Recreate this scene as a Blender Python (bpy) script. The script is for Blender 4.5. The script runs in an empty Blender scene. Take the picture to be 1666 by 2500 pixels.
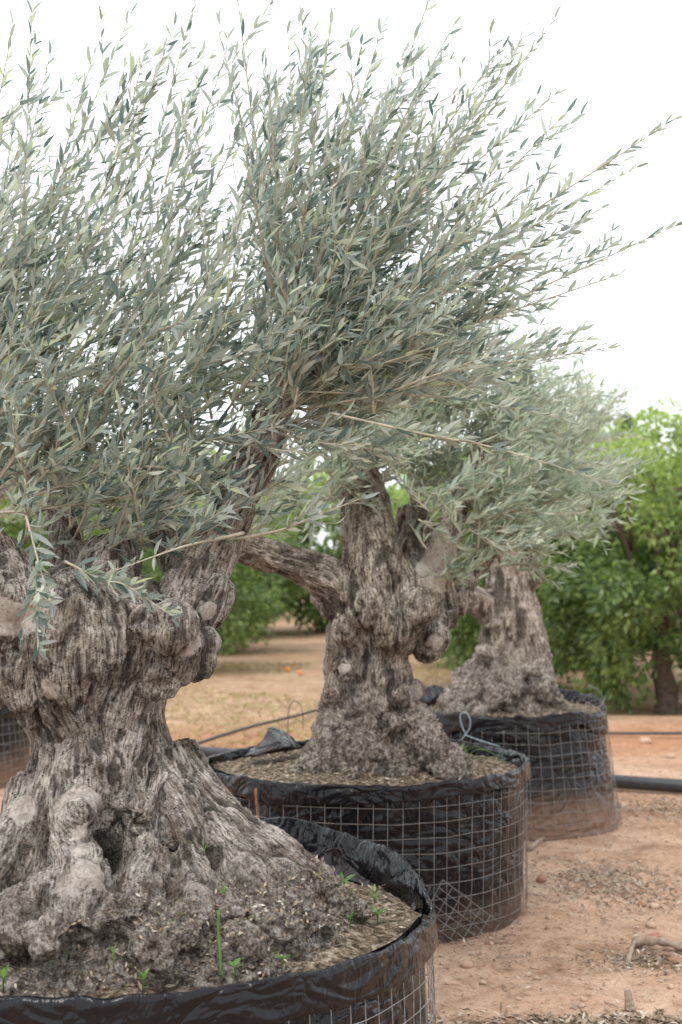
import bpy, bmesh, math, random
import numpy as np
from mathutils import Vector, Matrix, Euler

# ------------------------------------------------------------------ camera, sky, sun
SC = bpy.context.scene
COL = SC.collection
F, CX, CY, HC = 3472.2, 833.0, 1250.0, 1.5
PITCH = math.radians(1.8)
cam_d = bpy.data.cameras.new('camera'); cam = bpy.data.objects.new('camera', cam_d); COL.objects.link(cam)
cam.location = (0, 0, HC); cam.rotation_euler = (math.radians(90) + PITCH, 0, 0)
cam_d.sensor_fit = 'VERTICAL'; cam_d.sensor_height = 36.0; cam_d.lens = 50.0
cam_d.clip_start = 0.05; cam_d.clip_end = 2000
cam_d.dof.use_dof = True; cam_d.dof.focus_distance = 3.95; cam_d.dof.aperture_fstop = 3.8
SC.camera = cam
SC.view_settings.view_transform = 'Standard'; SC.view_settings.look = 'None'
SC.view_settings.exposure = 0.58; SC.view_settings.gamma = 1.0
SC.view_settings.use_curve_mapping = False

SUN_EL, SUN_AZ = math.radians(58), math.radians(205)      # azimuth clockwise from +Y: behind the camera, to the left
world = bpy.data.worlds.new('World'); SC.world = world; world.use_nodes = True
nt = world.node_tree; nt.nodes.clear()
o_ = nt.nodes.new('ShaderNodeOutputWorld'); mx = nt.nodes.new('ShaderNodeMixShader')
b1 = nt.nodes.new('ShaderNodeBackground'); b2 = nt.nodes.new('ShaderNodeBackground')
sk = nt.nodes.new('ShaderNodeTexSky'); sk.sky_type = 'NISHITA'; sk.sun_disc = False
sk.sun_elevation = SUN_EL; sk.sun_rotation = SUN_AZ; sk.air_density = 1.0; sk.dust_density = 3.0
b1.inputs['Strength'].default_value = 0.12
nt.links.new(sk.outputs[0], b1.inputs[0])
b2.inputs[0].default_value = (0.93, 0.97, 1.0, 1); b2.inputs['Strength'].default_value = 1.22   # closed white cloud cover
mx.inputs[0].default_value = 0.88
nt.links.new(b1.outputs[0], mx.inputs[1]); nt.links.new(b2.outputs[0], mx.inputs[2]); nt.links.new(mx.outputs[0], o_.inputs[0])
sd = bpy.data.lights.new('sun', 'SUN'); sd.energy = 1.5; sd.angle = math.radians(24); sd.color = (1.0, 0.95, 0.88)
so = bpy.data.objects.new('sun', sd); COL.objects.link(so)
dirv = Vector((math.sin(SUN_AZ) * math.cos(SUN_EL), math.cos(SUN_AZ) * math.cos(SUN_EL), math.sin(SUN_EL)))
so.rotation_euler = dirv.to_track_quat('Z', 'Y').to_euler(); so.location = dirv * 20

rng = np.random.default_rng(7)
random.seed(7)
DS = 1666 / 1568.0

def P(dx, dy, Y):
    """point at depth Y that lies on the sight line of a photograph pixel (in 1568-wide units)"""
    u = (dx * DS - CX) / F; v = (CY - dy * DS) / F
    s = Y / (math.cos(PITCH) - v * math.sin(PITCH))
    return np.array([s * u, Y, HC + s * (math.sin(PITCH) + v * math.cos(PITCH))])

def proj(p):
    p = np.asarray(p, float); d = p - np.array([0, 0, HC])
    fw = d[..., 1] * math.cos(PITCH) + d[..., 2] * math.sin(PITCH)
    up = -d[..., 1] * math.sin(PITCH) + d[..., 2] * math.cos(PITCH)
    return (CX + F * d[..., 0] / fw) / DS, (CY - F * up / fw) / DS, fw

# ------------------------------------------------------------------ numpy noise
def norm(v): return v / (np.linalg.norm(v, axis=-1, keepdims=True) + 1e-12)

def _hash(ix, iy, iz, seed):
    h = (ix.astype(np.int64) * 374761393 + iy.astype(np.int64) * 668265263 + iz.astype(np.int64) * 2147483647 + seed * 974634777) & 0xFFFFFFFF
    h = ((h ^ (h >> 13)) * 1274126177) & 0xFFFFFFFF
    h = ((h ^ (h >> 16)) * 2246822519) & 0xFFFFFFFF
    return ((h ^ (h >> 15)) & 0xFFFFFF) / float(0xFFFFFF)

def vnoise(p, seed=0):
    i = np.floor(p).astype(np.int64); f = p - i; f = f * f * (3 - 2 * f)
    r = 0
    for a in (0, 1):
        for b in (0, 1):
            for c in (0, 1):
                w = (f[:, 0] if a else 1 - f[:, 0]) * (f[:, 1] if b else 1 - f[:, 1]) * (f[:, 2] if c else 1 - f[:, 2])
                r = r + w * _hash(i[:, 0] + a, i[:, 1] + b, i[:, 2] + c, seed)
    return r * 2 - 1

def fbm(p, octv=4, seed=0, gain=0.5):
    r = 0; a = 1.0; t = 0
    for k in range(octv):
        r = r + a * vnoise(p * (2.03 ** k) + 17.3 * k, seed + k); t += a; a *= gain
    return r / t

def worley(p, seed=0):
    i = np.floor(p).astype(np.int64); f = p - i
    f1 = np.full(len(p), 9.0); f2 = np.full(len(p), 9.0)
    for a in (-1, 0, 1):
        for b in (-1, 0, 1):
            for c in (-1, 0, 1):
                jx, jy, jz = i[:, 0] + a, i[:, 1] + b, i[:, 2] + c
                d = (a + _hash(jx, jy, jz, seed) - f[:, 0]) ** 2 + (b + _hash(jx, jy, jz, seed + 1) - f[:, 1]) ** 2 + (c + _hash(jx, jy, jz, seed + 2) - f[:, 2]) ** 2
                n = d < f1
                f2 = np.where(n, f1, np.minimum(f2, d)); f1 = np.where(n, d, f1)
    return np.sqrt(f1), np.sqrt(f2)

def sstep(x, a, b):
    t = np.clip((x - a) / (b - a), 0, 1); return t * t * (3 - 2 * t)

# ------------------------------------------------------------------ object helpers
def tag(o, label=None, cat=None, group=None, kind=None):
    if label: o['label'] = label
    if cat: o['category'] = cat
    if group: o['group'] = group
    if kind: o['kind'] = kind
    return o

def empty(name, loc, label, cat, group=None):
    o = bpy.data.objects.new(name, None); COL.objects.link(o); o.location = loc
    o.empty_display_size = 0.1
    return tag(o, label, cat, group)

def link(name, me, parent=None, loc=None):
    o = bpy.data.objects.new(name, me); COL.objects.link(o)
    if loc is not None: o.location = loc
    if parent is not None:
        o.parent = parent
        o.matrix_parent_inverse = Matrix.Translation(-Vector(parent.location))
    return o

def mesh_np(name, V, quads=None, tris=None, mat=None, smooth=True):
    V = np.ascontiguousarray(V, dtype=np.float32)
    me = bpy.data.meshes.new(name)
    nq = 0 if quads is None else len(quads); ntr = 0 if tris is None else len(tris)
    me.vertices.add(len(V)); me.vertices.foreach_set('co', V.ravel())
    me.loops.add(nq * 4 + ntr * 3); me.polygons.add(nq + ntr)
    li = []
    if nq: li.append(np.asarray(quads).ravel())
    if ntr: li.append(np.asarray(tris).ravel())
    me.loops.foreach_set('vertex_index', np.concatenate(li).astype(np.int32))
    st = np.concatenate([np.arange(nq) * 4, nq * 4 + np.arange(ntr) * 3]).astype(np.int32)
    me.polygons.foreach_set('loop_start', st)
    me.update(calc_edges=True)
    if smooth: me.polygons.foreach_set('use_smooth', np.ones(nq + ntr, dtype=bool))
    if mat: me.materials.append(mat)
    return me

def attr(me, name, vals):
    vals = np.asarray(vals, dtype=np.float32)
    if vals.ndim == 1:
        a = me.attributes.new(name, 'FLOAT', 'POINT'); a.data.foreach_set('value', vals)
    else:
        a = me.attributes.new(name, 'FLOAT_VECTOR', 'POINT'); a.data.foreach_set('vector', vals.ravel())

def grid_quads(nu, nv, wrap=False):
    """vertex index = i*nv + j ; wrap closes i"""
    i = np.arange(nu if wrap else nu - 1); j = np.arange(nv - 1)
    I, J = np.meshgrid(i, j, indexing='ij'); I2 = (I + 1) % nu
    return np.stack([I * nv + J, I2 * nv + J, I2 * nv + J + 1, I * nv + J + 1], -1).reshape(-1, 4)

def frames(pts):
    pts = np.asarray(pts, float)
    t = np.gradient(pts, axis=0); t /= np.linalg.norm(t, axis=1)[:, None] + 1e-12
    ref = np.array([0, 0, 1.0]) if abs(t[0][2]) < 0.9 else np.array([1.0, 0, 0])
    n = np.cross(t[0], ref); n /= np.linalg.norm(n)
    N = [n]
    for k in range(1, len(pts)):
        n = N[-1] - t[k] * np.dot(N[-1], t[k]); n /= np.linalg.norm(n) + 1e-12; N.append(n)
    N = np.array(N); B = np.cross(t, N)
    return t, N, B

def tube_arrays(pts, rad, sides=6, caps=True):
    pts = np.asarray(pts, float); rad = np.broadcast_to(np.asarray(rad, float), (len(pts),))
    t, N, B = frames(pts)
    a = np.arange(sides) * 2 * math.pi / sides
    ring = N[:, None, :] * np.cos(a)[None, :, None] + B[:, None, :] * np.sin(a)[None, :, None]
    V = (pts[:, None, :] + ring * rad[:, None, None]).reshape(-1, 3)
    n = len(pts)
    i, j = np.meshgrid(np.arange(n - 1), np.arange(sides), indexing='ij'); j2 = (j + 1) % sides
    Q = np.stack([i * sides + j, i * sides + j2, (i + 1) * sides + j2, (i + 1) * sides + j], -1).reshape(-1, 4)
    T = np.zeros((0, 3), int)
    if caps:
        V = np.vstack([V, pts[:1], pts[-1:]]); c0, c1 = n * sides, n * sides + 1
        k = np.arange(sides); k2 = (k + 1) % sides
        T = np.vstack([np.stack([np.full(sides, c0), k2, k], -1), np.stack([np.full(sides, c1), (n - 1) * sides + k, (n - 1) * sides + k2], -1)])
    return V, Q, T

class Acc:
    def __init__(s): s.V = []; s.Q = []; s.T = []; s.n = 0; s.A = []
    def add(s, V, Q=None, T=None, a=None):
        V = np.asarray(V, float)
        if Q is not None and len(Q): s.Q.append(np.asarray(Q) + s.n)
        if T is not None and len(T): s.T.append(np.asarray(T) + s.n)
        s.V.append(V); s.n += len(V)
        if a is not None: s.A.append(np.broadcast_to(a, (len(V),)))
    def tube(s, pts, rad, sides=6, caps=True, a=None):
        V, Q, T = tube_arrays(pts, rad, sides, caps); s.add(V, Q, T, a)
    def mesh(s, name, mat, smooth=True, at='rnd'):
        me = mesh_np(name, np.vstack(s.V), np.vstack(s.Q) if s.Q else None, np.vstack(s.T) if s.T else None, mat, smooth)
        if s.A: attr(me, at, np.concatenate(s.A))
        return me

def spline(pts, n):
    """Catmull-Rom resample of rows (any width)"""
    p = np.asarray(pts, float); p = np.vstack([2 * p[0] - p[1], p, 2 * p[-1] - p[-2]])
    m = len(p) - 3; out = []
    for u in np.linspace(0, m, n):
        i = min(int(u), m - 1); t = u - i
        a, b, c, d = p[i], p[i + 1], p[i + 2], p[i + 3]
        out.append(0.5 * ((2 * b) + (c - a) * t + (2 * a - 5 * b + 4 * c - d) * t * t + (3 * b - a - 3 * c + d) * t ** 3))
    return np.array(out)

# ------------------------------------------------------------------ materials
def newmat(name):
    m = bpy.data.materials.new(name); m.use_nodes = True
    n = m.node_tree; b = n.nodes['Principled BSDF']
    return m, n, b

def N_(n, t, **kw):
    x = n.nodes.new(t)
    for k, v in kw.items():
        if k in x.inputs: x.inputs[k].default_value = v
        else: setattr(x, k, v)
    return x

def ramp(n, fac, stops):
    r = n.nodes.new('ShaderNodeValToRGB'); n.links.new(fac, r.inputs[0])
    e = r.color_ramp.elements
    while len(e) < len(stops): e.new(0.5)
    for k, (p, c) in enumerate(stops):
        e[k].position = p; e[k].color = (*c, 1) if len(c) == 3 else c
    return r.outputs[0]

def mixc(n, fac, a, b, mode='MIX'):
    m = n.nodes.new('ShaderNodeMix'); m.data_type = 'RGBA'; m.blend_type = mode
    for i, v in ((0, fac), (6, a), (7, b)):
        if hasattr(v, 'is_output') or isinstance(v, bpy.types.NodeSocket): n.links.new(v, m.inputs[i])
        else: m.inputs[i].default_value = v if not isinstance(v, tuple) else (*v, 1)
    return m.outputs[2]

def math_(n, op, a, b=None, c=None):
    m = n.nodes.new('ShaderNodeMath'); m.operation = op
    for i, v in enumerate((a, b, c)):
        if v is None: continue
        if isinstance(v, bpy.types.NodeSocket): n.links.new(v, m.inputs[i])
        else: m.inputs[i].default_value = v
    return m.outputs[0]

def bump(n, b, h, strength, dist, prev=None):
    x = n.nodes.new('ShaderNodeBump'); x.inputs['Strength'].default_value = strength; x.inputs['Distance'].default_value = dist
    n.links.new(h, x.inputs['Height'])
    if prev is not None: n.links.new(prev, x.inputs['Normal'])
    n.links.new(x.outputs[0], b.inputs['Normal']); return x.outputs[0]

def noise(n, vec, scale, detail=4, rough=0.55, dist=0.0):
    x = n.nodes.new('ShaderNodeTexNoise'); x.inputs['Scale'].default_value = scale; x.inputs['Detail'].default_value = detail
    x.inputs['Roughness'].default_value = rough; x.inputs['Distortion'].default_value = dist
    if vec is not None: n.links.new(vec, x.inputs['Vector'])
    return x.outputs['Fac']

def mapping(n, vec, scale):
    m = n.nodes.new('ShaderNodeMapping'); m.inputs['Scale'].default_value = scale; n.links.new(vec, m.inputs[0]); return m.outputs[0]

def objco(n): return n.nodes.new('ShaderNodeTexCoord').outputs['Object']

def bark_mat(name, light, mid, dark, fine=1.0, moss=0.3):
    m, n, b = newmat(name); co = objco(n)
    gr_ = N_(n, 'ShaderNodeAttribute', attribute_name='grain').outputs['Vector']
    ck = N_(n, 'ShaderNodeAttribute', attribute_name='plate').outputs['Fac']
    sm = N_(n, 'ShaderNodeAttribute', attribute_name='bare').outputs['Fac']
    lo = N_(n, 'ShaderNodeAttribute', attribute_name='low').outputs['Fac']
    tot = None
    for k in (-2, -1, 0, 1, 2):                       # the same noise read a little further along the grain
        x = n.nodes.new('ShaderNodeVectorMath'); x.operation = 'MULTIPLY_ADD'; n.links.new(gr_, x.inputs[0])
        x.inputs[1].default_value = (.0055 * k / fine,) * 3; n.links.new(co, x.inputs[2])
        t = noise(n, x.outputs[0], 165 * fine, 3, 0.65)
        tot = t if tot is None else math_(n, 'ADD', tot, t)
    streak = math_(n, 'MULTIPLY_ADD', math_(n, 'SUBTRACT', math_(n, 'MULTIPLY', tot, 0.2), 0.5), 2.5, 0.5)
    hi = math_(n, 'SUBTRACT', 1.0, lo)
    speck = noise(n, co, 120 * fine, 5, 0.8); rough_ = noise(n, co, 60, 8, 0.85); coarse = noise(n, co, 24, 5, 0.7); blot = noise(n, co, 8, 5, 0.6)
    tone = math_(n, 'ADD', math_(n, 'MULTIPLY', streak, math_(n, 'MULTIPLY_ADD', hi, 0.25, 0.4)), math_(n, 'MULTIPLY', speck, math_(n, 'MULTIPLY_ADD', lo, 0.25, 0.35)))
    c = ramp(n, tone, [(0.385, dark), (0.455, mid), (0.54, light), (0.62, tuple(min(.72, q * 1.25) for q in light))])
    c = mixc(n, ck, dark, c)
    c = mixc(n, 0.9, c, ramp(n, blot, [(0.36, (0.46, 0.40, 0.35)), (0.48, (0.95, 0.93, 0.91)), (0.64, (1.28, 1.26, 1.23))]), 'MULTIPLY')
    c = mixc(n, 0.85, c, ramp(n, coarse, [(0.36, (0.55, 0.49, 0.44)), (0.5, (1, 1, 1)), (0.62, (1.2, 1.2, 1.2))]), 'MULTIPLY')
    mo = math_(n, 'MULTIPLY', ramp(n, noise(n, co, 34, 5, 0.7), [(0.52, (0, 0, 0)), (0.66, (1, 1, 1))]), moss)
    c = mixc(n, mo, c, (0.20, 0.19, 0.12))
    crumb = ramp(n, rough_, [(0.42, (0.03, 0.022, 0.017)), (0.465, (0.15, 0.115, 0.09)), (0.515, (0.36, 0.305, 0.26)), (0.575, (0.68, 0.64, 0.59))])
    crumb = mixc(n, 1.0, crumb, ramp(n, coarse, [(0.38, (0.42, 0.36, 0.31)), (0.5, (1, 1, 1)), (0.62, (1.15, 1.13, 1.1))]), 'MULTIPLY')
    c = mixc(n, math_(n, 'MULTIPLY', lo, 0.7), c, crumb)
    bare = ramp(n, noise(n, co, 30, 6, 0.7), [(0.34, (0.24, 0.20, 0.17)), (0.5, (0.42, 0.365, 0.325)), (0.64, (0.55, 0.50, 0.46))])
    bare = mixc(n, ramp(n, noise(n, co, 85, 5, 0.75), [(0.56, (0, 0, 0)), (0.66, (1, 1, 1))]), bare, (0.13, 0.10, 0.08))
    smk = math_(n, 'MULTIPLY', ramp(n, math_(n, 'ADD', sm, math_(n, 'MULTIPLY', math_(n, 'SUBTRACT', coarse, 0.5), 1.8)), [(0.38, (0, 0, 0)), (0.62, (1, 1, 1))]), 0.85)
    c = mixc(n, smk, c, bare)
    n.links.new(c, b.inputs['Base Color'])
    b.inputs['Roughness'].default_value = 0.9; b.inputs['Specular IOR Level'].default_value = 0.25
    inv = math_(n, 'SUBTRACT', 1.0, math_(n, 'MULTIPLY', smk, 0.8))
    h = math_(n, 'MULTIPLY', math_(n, 'MULTIPLY', streak, 2.1), math_(n, 'MULTIPLY', inv, math_(n, 'MULTIPLY_ADD', hi, 0.6, 0.4)))
    h = math_(n, 'ADD', h, math_(n, 'MULTIPLY', speck, math_(n, 'MULTIPLY_ADD', inv, 0.9, 0.2)))
    h = math_(n, 'ADD', h, math_(n, 'MULTIPLY', rough_, math_(n, 'MULTIPLY_ADD', lo, 3.2, 0.8)))
    bump(n, b, h, 1.0, 0.0055)
    return m

def leaf_mat(name, top, under, vary=True, rough=0.42, trans=0.25, tint=None):
    m, n, b = newmat(name)
    r = N_(n, 'ShaderNodeAttribute', attribute_name='rnd').outputs['Fac']
    oi = n.nodes.new('ShaderNodeObjectInfo').outputs['Random']
    rr = math_(n, 'FRACT', math_(n, 'ADD', r, oi)) if vary else r
    g = n.nodes.new('ShaderNodeNewGeometry')
    ct = ramp(n, rr, top); cu = ramp(n, rr, under)
    c = mixc(n, g.outputs['Backfacing'], ct, cu)
    n.links.new(c, b.inputs['Base Color']); b.inputs['Roughness'].default_value = rough
    b.inputs['Specular IOR Level'].default_value = 0.5
    ro = math_(n, 'MULTIPLY_ADD', g.outputs['Backfacing'], 0.25, rough); n.links.new(ro, b.inputs['Roughness'])
    tr = n.nodes.new('ShaderNodeBsdfTranslucent')
    tc = mixc(n, 1.0, ct, tint or (1.5, 1.7, 0.9), 'MULTIPLY'); n.links.new(tc, tr.inputs[0])
    ms = n.nodes.new('ShaderNodeMixShader'); ms.inputs[0].default_value = trans
    n.links.new(b.outputs[0], ms.inputs[1]); n.links.new(tr.outputs[0], ms.inputs[2])
    n.links.new(ms.outputs[0], n.nodes['Material Output'].inputs[0])
    return m

def plain(name, stops, scale=30, rough=0.8, bmp=0.0, bd=0.002, spec=0.3, detail=5):
    m, n, b = newmat(name); co = objco(n)
    f = noise(n, co, scale, detail, 0.6)
    n.links.new(ramp(n, f, stops), b.inputs['Base Color']); b.inputs['Roughness'].default_value = rough
    b.inputs['Specular IOR Level'].default_value = spec
    if bmp: bump(n, b, noise(n, co, scale * 2.5, 5, 0.7), bmp, bd)
    return m

M = {}
M['bark_a'] = bark_mat('bark_near', (0.50, 0.465, 0.43), (0.23, 0.20, 0.172), (0.032, 0.024, 0.019))
M['bark_b'] = bark_mat('bark_middle', (0.43, 0.385, 0.345), (0.165, 0.135, 0.112), (0.03, 0.021, 0.017), 0.75, 0.35)
M['bark_c'] = bark_mat('bark_rear', (0.44, 0.395, 0.355), (0.215, 0.18, 0.15), (0.05, 0.037, 0.03), 0.6, 0.25)
M['olive_leaf'] = leaf_mat('olive_leaf', [(0.0, (0.060, 0.098, 0.088)), (0.25, (0.14, 0.185, 0.175)), (0.60, (0.30, 0.34, 0.33)), (0.93, (0.29, 0.33, 0.27)), (1.0, (0.36, 0.42, 0.24))],
                           [(0.0, (0.44, 0.43, 0.33)), (0.5, (0.54, 0.555, 0.48)), (1.0, (0.64, 0.67, 0.62))], rough=0.3, trans=0.48, tint=(2.1, 2.15, 1.95))
M['olive_leaf_b'] = leaf_mat('olive_leaf_silver', [(0.0, (0.17, 0.215, 0.18)), (0.4, (0.26, 0.305, 0.27)), (1.0, (0.38, 0.43, 0.36))],
                             [(0.0, (0.46, 0.475, 0.38)), (1.0, (0.64, 0.67, 0.57))], rough=0.36, trans=0.46, tint=(1.9, 2.0, 1.65))
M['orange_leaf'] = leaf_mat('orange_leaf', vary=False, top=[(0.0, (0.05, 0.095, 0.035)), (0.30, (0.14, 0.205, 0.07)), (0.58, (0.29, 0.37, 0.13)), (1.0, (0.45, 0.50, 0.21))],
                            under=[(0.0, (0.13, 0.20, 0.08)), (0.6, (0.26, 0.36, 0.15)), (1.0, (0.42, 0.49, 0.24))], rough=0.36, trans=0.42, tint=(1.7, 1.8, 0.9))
M['far_leaf'] = leaf_mat('far_leaf', [(0.0, (0.05, 0.09, 0.05)), (1.0, (0.12, 0.17, 0.08))], [(0.0, (0.1, 0.14, 0.08)), (1.0, (0.18, 0.22, 0.14))], rough=0.5, trans=0.2)
M['weed'] = leaf_mat('weed_leaf', [(0.0, (0.07, 0.14, 0.03)), (1.0, (0.18, 0.30, 0.08))], [(0.0, (0.16, 0.28, 0.07)), (1.0, (0.3, 0.45, 0.14))], rough=0.45, trans=0.35)
M['twig'] = plain('twig_bark', [(0.3, (0.30, 0.27, 0.20)), (0.7, (0.50, 0.46, 0.37))], 60, 0.75)
M['orange_wood'] = plain('orange_wood', [(0.3, (0.09, 0.065, 0.05)), (0.7, (0.2, 0.15, 0.12))], 25, 0.9, 0.6, 0.01)
M['wire'] = plain('galvanised_wire', [(0.35, (0.24, 0.235, 0.23)), (0.65, (0.40, 0.40, 0.41))], 25, 0.5, spec=0.5)
M['wire_dusty'] = plain('dusty_wire', [(0.35, (0.17, 0.155, 0.145)), (0.7, (0.30, 0.285, 0.275))], 20, 0.65)
M['wire'].node_tree.nodes['Principled BSDF'].inputs['Metallic'].default_value = 0.35
M['rust'] = plain('rusty_rod', [(0.3, (0.16, 0.06, 0.03)), (0.7, (0.38, 0.2, 0.12))], 60, 0.85)
M['tie'] = plain('pale_tie', [(0.3, (0.26, 0.36, 0.40)), (0.7, (0.40, 0.50, 0.54))], 30, 0.4, spec=0.5)
M['fruit'] = plain('orange_fruit', [(0.3, (0.75, 0.20, 0.02)), (0.7, (0.85, 0.30, 0.04))], 15, 0.45, 0.3, 0.002, spec=0.5)
M['stone'] = plain('red_stone', [(0.3, (0.24, 0.12, 0.08)), (0.7, (0.42, 0.24, 0.16))], 18, 0.9, 0.5, 0.006)
M['stone_pale'] = plain('pale_stone', [(0.3, (0.38, 0.24, 0.17)), (0.7, (0.52, 0.38, 0.28))], 18, 0.9, 0.5, 0.006)
M['deadwood'] = plain('dead_wood', [(0.3, (0.17, 0.12, 0.085)), (0.7, (0.42, 0.32, 0.25))], 40, 0.9, 0.6, 0.004)
M['pipe'] = plain('black_pipe', [(0.3, (0.018, 0.019, 0.023)), (0.7, (0.05, 0.05, 0.055))], 12, 0.4, spec=0.5)
M['litter'] = leaf_mat('dry_litter', [(0.0, (0.10, 0.065, 0.045)), (0.4, (0.24, 0.17, 0.12)), (0.75, (0.36, 0.28, 0.20)), (1.0, (0.50, 0.45, 0.38))],
                       [(0.0, (0.16, 0.11, 0.08)), (0.6, (0.33, 0.27, 0.2)), (1.0, (0.46, 0.44, 0.38))], rough=0.8, trans=0.05)
M['moss'] = leaf_mat('moss', [(0.0, (0.07, 0.085, 0.03)), (1.0, (0.20, 0.22, 0.10))], [(0.0, (0.08, 0.09, 0.04)), (1.0, (0.2, 0.22, 0.11))], rough=0.9, trans=0.1)
M['drygrass'] = leaf_mat('dry_grass', [(0.0, (0.30, 0.22, 0.11)), (0.7, (0.46, 0.37, 0.20)), (0.9, (0.42, 0.42, 0.20)), (1.0, (0.2, 0.3, 0.08))], [(0.0, (0.30, 0.22, 0.11)), (1.0, (0.46, 0.37, 0.20))], rough=0.8, trans=0.1)

def soil_mat():
    m, n, b = newmat('root_soil'); co = objco(n)
    a = noise(n, co, 45, 7, 0.72); d = noise(n, co, 6, 4, 0.6)
    c = ramp(n, a, [(0.38, (0.03, 0.023, 0.018)), (0.47, (0.12, 0.092, 0.07)), (0.56, (0.26, 0.215, 0.172)), (0.66, (0.48, 0.43, 0.37))])
    c = mixc(n, 1.0, c, ramp(n, d, [(0.35, (0.75, 0.7, 0.66)), (0.65, (1.12, 1.08, 1.0))]), 'MULTIPLY')
    n.links.new(c, b.inputs['Base Color']); b.inputs['Roughness'].default_value = 0.95; b.inputs['Specular IOR Level'].default_value = 0.15
    bump(n, b, a, 1.0, 0.012); return m
M['soil'] = soil_mat()

def ground_mat():
    m, n, b = newmat('dry_red_earth'); co = objco(n)
    big = noise(n, co, 0.9, 6, 0.65, 0.6); mid = noise(n, co, 3.6, 7, 0.72, 0.5); fine = noise(n, co, 28, 6, 0.7); gr = noise(n, co, 110, 4, 0.75)
    c = ramp(n, big, [(0.3, (0.45, 0.285, 0.19)), (0.5, (0.53, 0.35, 0.245)), (0.7, (0.59, 0.42, 0.31))])
    c = mixc(n, 0.9, c, ramp(n, mid, [(0.36, (0.66, 0.59, 0.54)), (0.5, (1, 1, 1)), (0.64, (1.16, 1.18, 1.20))]), 'MULTIPLY')
    c = mixc(n, 0.9, c, ramp(n, fine, [(0.33, (0.66, 0.6, 0.56)), (0.48, (1, 1, 1)), (0.7, (1.12, 1.14, 1.16))]), 'MULTIPLY')
    c = mixc(n, 0.8, c, ramp(n, gr, [(0.3, (0.7, 0.66, 0.62)), (0.5, (1, 1, 1)), (0.72, (1.22, 1.22, 1.22))]), 'MULTIPLY')
    st = N_(n, 'ShaderNodeAttribute', attribute_name='straw').outputs['Fac']
    rd = N_(n, 'ShaderNodeAttribute', attribute_name='red').outputs['Fac']
    straw = ramp(n, noise(n, co, 14, 6, 0.75), [(0.38, (0.15, 0.095, 0.055)), (0.47, (0.33, 0.215, 0.13)), (0.56, (0.43, 0.295, 0.185)), (0.68, (0.54, 0.42, 0.29))])
    sf = math_(n, 'MULTIPLY', st, ramp(n, noise(n, co, 1.3, 5, 0.7), [(0.38, (0.1, 0.1, 0.1)), (0.62, (1, 1, 1))]))
    c = mixc(n, sf, c, straw)
    c = mixc(n, rd, c, ramp(n, noise(n, co, 9, 6, 0.7), [(0.3, (0.27, 0.12, 0.06)), (0.55, (0.46, 0.22, 0.115)), (0.75, (0.6, 0.36, 0.24))]))
    n.links.new(c, b.inputs['Base Color']); b.inputs['Roughness'].default_value = 0.96; b.inputs['Specular IOR Level'].default_value = 0.12
    h = math_(n, 'ADD', math_(n, 'MULTIPLY', mid, 2.0), math_(n, 'ADD', fine, math_(n, 'MULTIPLY', gr, 0.5)))
    bump(n, b, h, 0.9, 0.018); return m
M['ground'] = ground_mat()

def liner_mat(name, dust=0.25, scale=1.0):
    m, n, b = newmat(name); co = objco(n)
    d = N_(n, 'ShaderNodeAttribute', attribute_name='dust').outputs['Fac']
    s = noise(n, mapping(n, co, (1, 1, 2.6)), 5 * scale, 6, 0.65, 0.8); s2 = noise(n, co, 34, 6, 0.75)
    k = math_(n, 'MULTIPLY', ramp(n, s, [(0.45, (0, 0, 0)), (0.75, (1, 1, 1))]), dust)
    k = math_(n, 'ADD', k, math_(n, 'MULTIPLY', ramp(n, s2, [(0.5, (0, 0, 0)), (0.8, (1, 1, 1))]), dust * 0.7))
    k = math_(n, 'MINIMUM', math_(n, 'ADD', k, math_(n, 'MULTIPLY', d, math_(n, 'MULTIPLY_ADD', s2, 1.2, 0.2))), 1.0)
    c = mixc(n, k, (0.0075, 0.008, 0.0105), (0.27, 0.165, 0.11))
    n.links.new(c, b.inputs['Base Color'])
    n.links.new(math_(n, 'MULTIPLY_ADD', k, 0.5, 0.16), b.inputs['Roughness']); b.inputs['Specular IOR Level'].default_value = 0.25
    # creases of the sheet: sharp ridges between smooth slack areas
    c1 = math_(n, 'ABSOLUTE', math_(n, 'SUBTRACT', noise(n, mapping(n, co, (0.8, 0.8, 1.4)), 4.0, 2, 0.5, 1.8), 0.5))
    c2 = math_(n, 'ABSOLUTE', math_(n, 'SUBTRACT', noise(n, mapping(n, co, (1.6, 1.6, 0.9)), 9, 3, 0.5, 0.8), 0.5))
    h = math_(n, 'ADD', math_(n, 'MULTIPLY', c1, 5.0), math_(n, 'MULTIPLY', c2, 1.8))
    h = math_(n, 'ADD', h, math_(n, 'MULTIPLY', noise(n, co, 60, 3, 0.5), 0.12))
    bump(n, b, h, 0.75, 0.014); return m
M['liner'] = liner_mat('black_liner', 0.010)
M['liner_dusty'] = liner_mat('dusty_liner', 0.05)

# ------------------------------------------------------------------ ground
def ground_h(x, y):
    p = np.stack([x, y, np.zeros_like(x)], -1)
    near = 1 - sstep(y, 25, 60)
    h = 0.02 * fbm(p * 0.9, 3, 3) + 0.012 * fbm(p * 5, 3, 9) * near + 0.004 * fbm(p * 22, 2, 11) * near
    # low bank of earth behind the rear planter, at the foot of the orange trees
    h = h + 0.09 * np.exp(-((y - 12.6 - 0.1 * (x - 3)) / 0.55) ** 2) * sstep(x, 1.2, 2.6) * near
    return h

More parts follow.
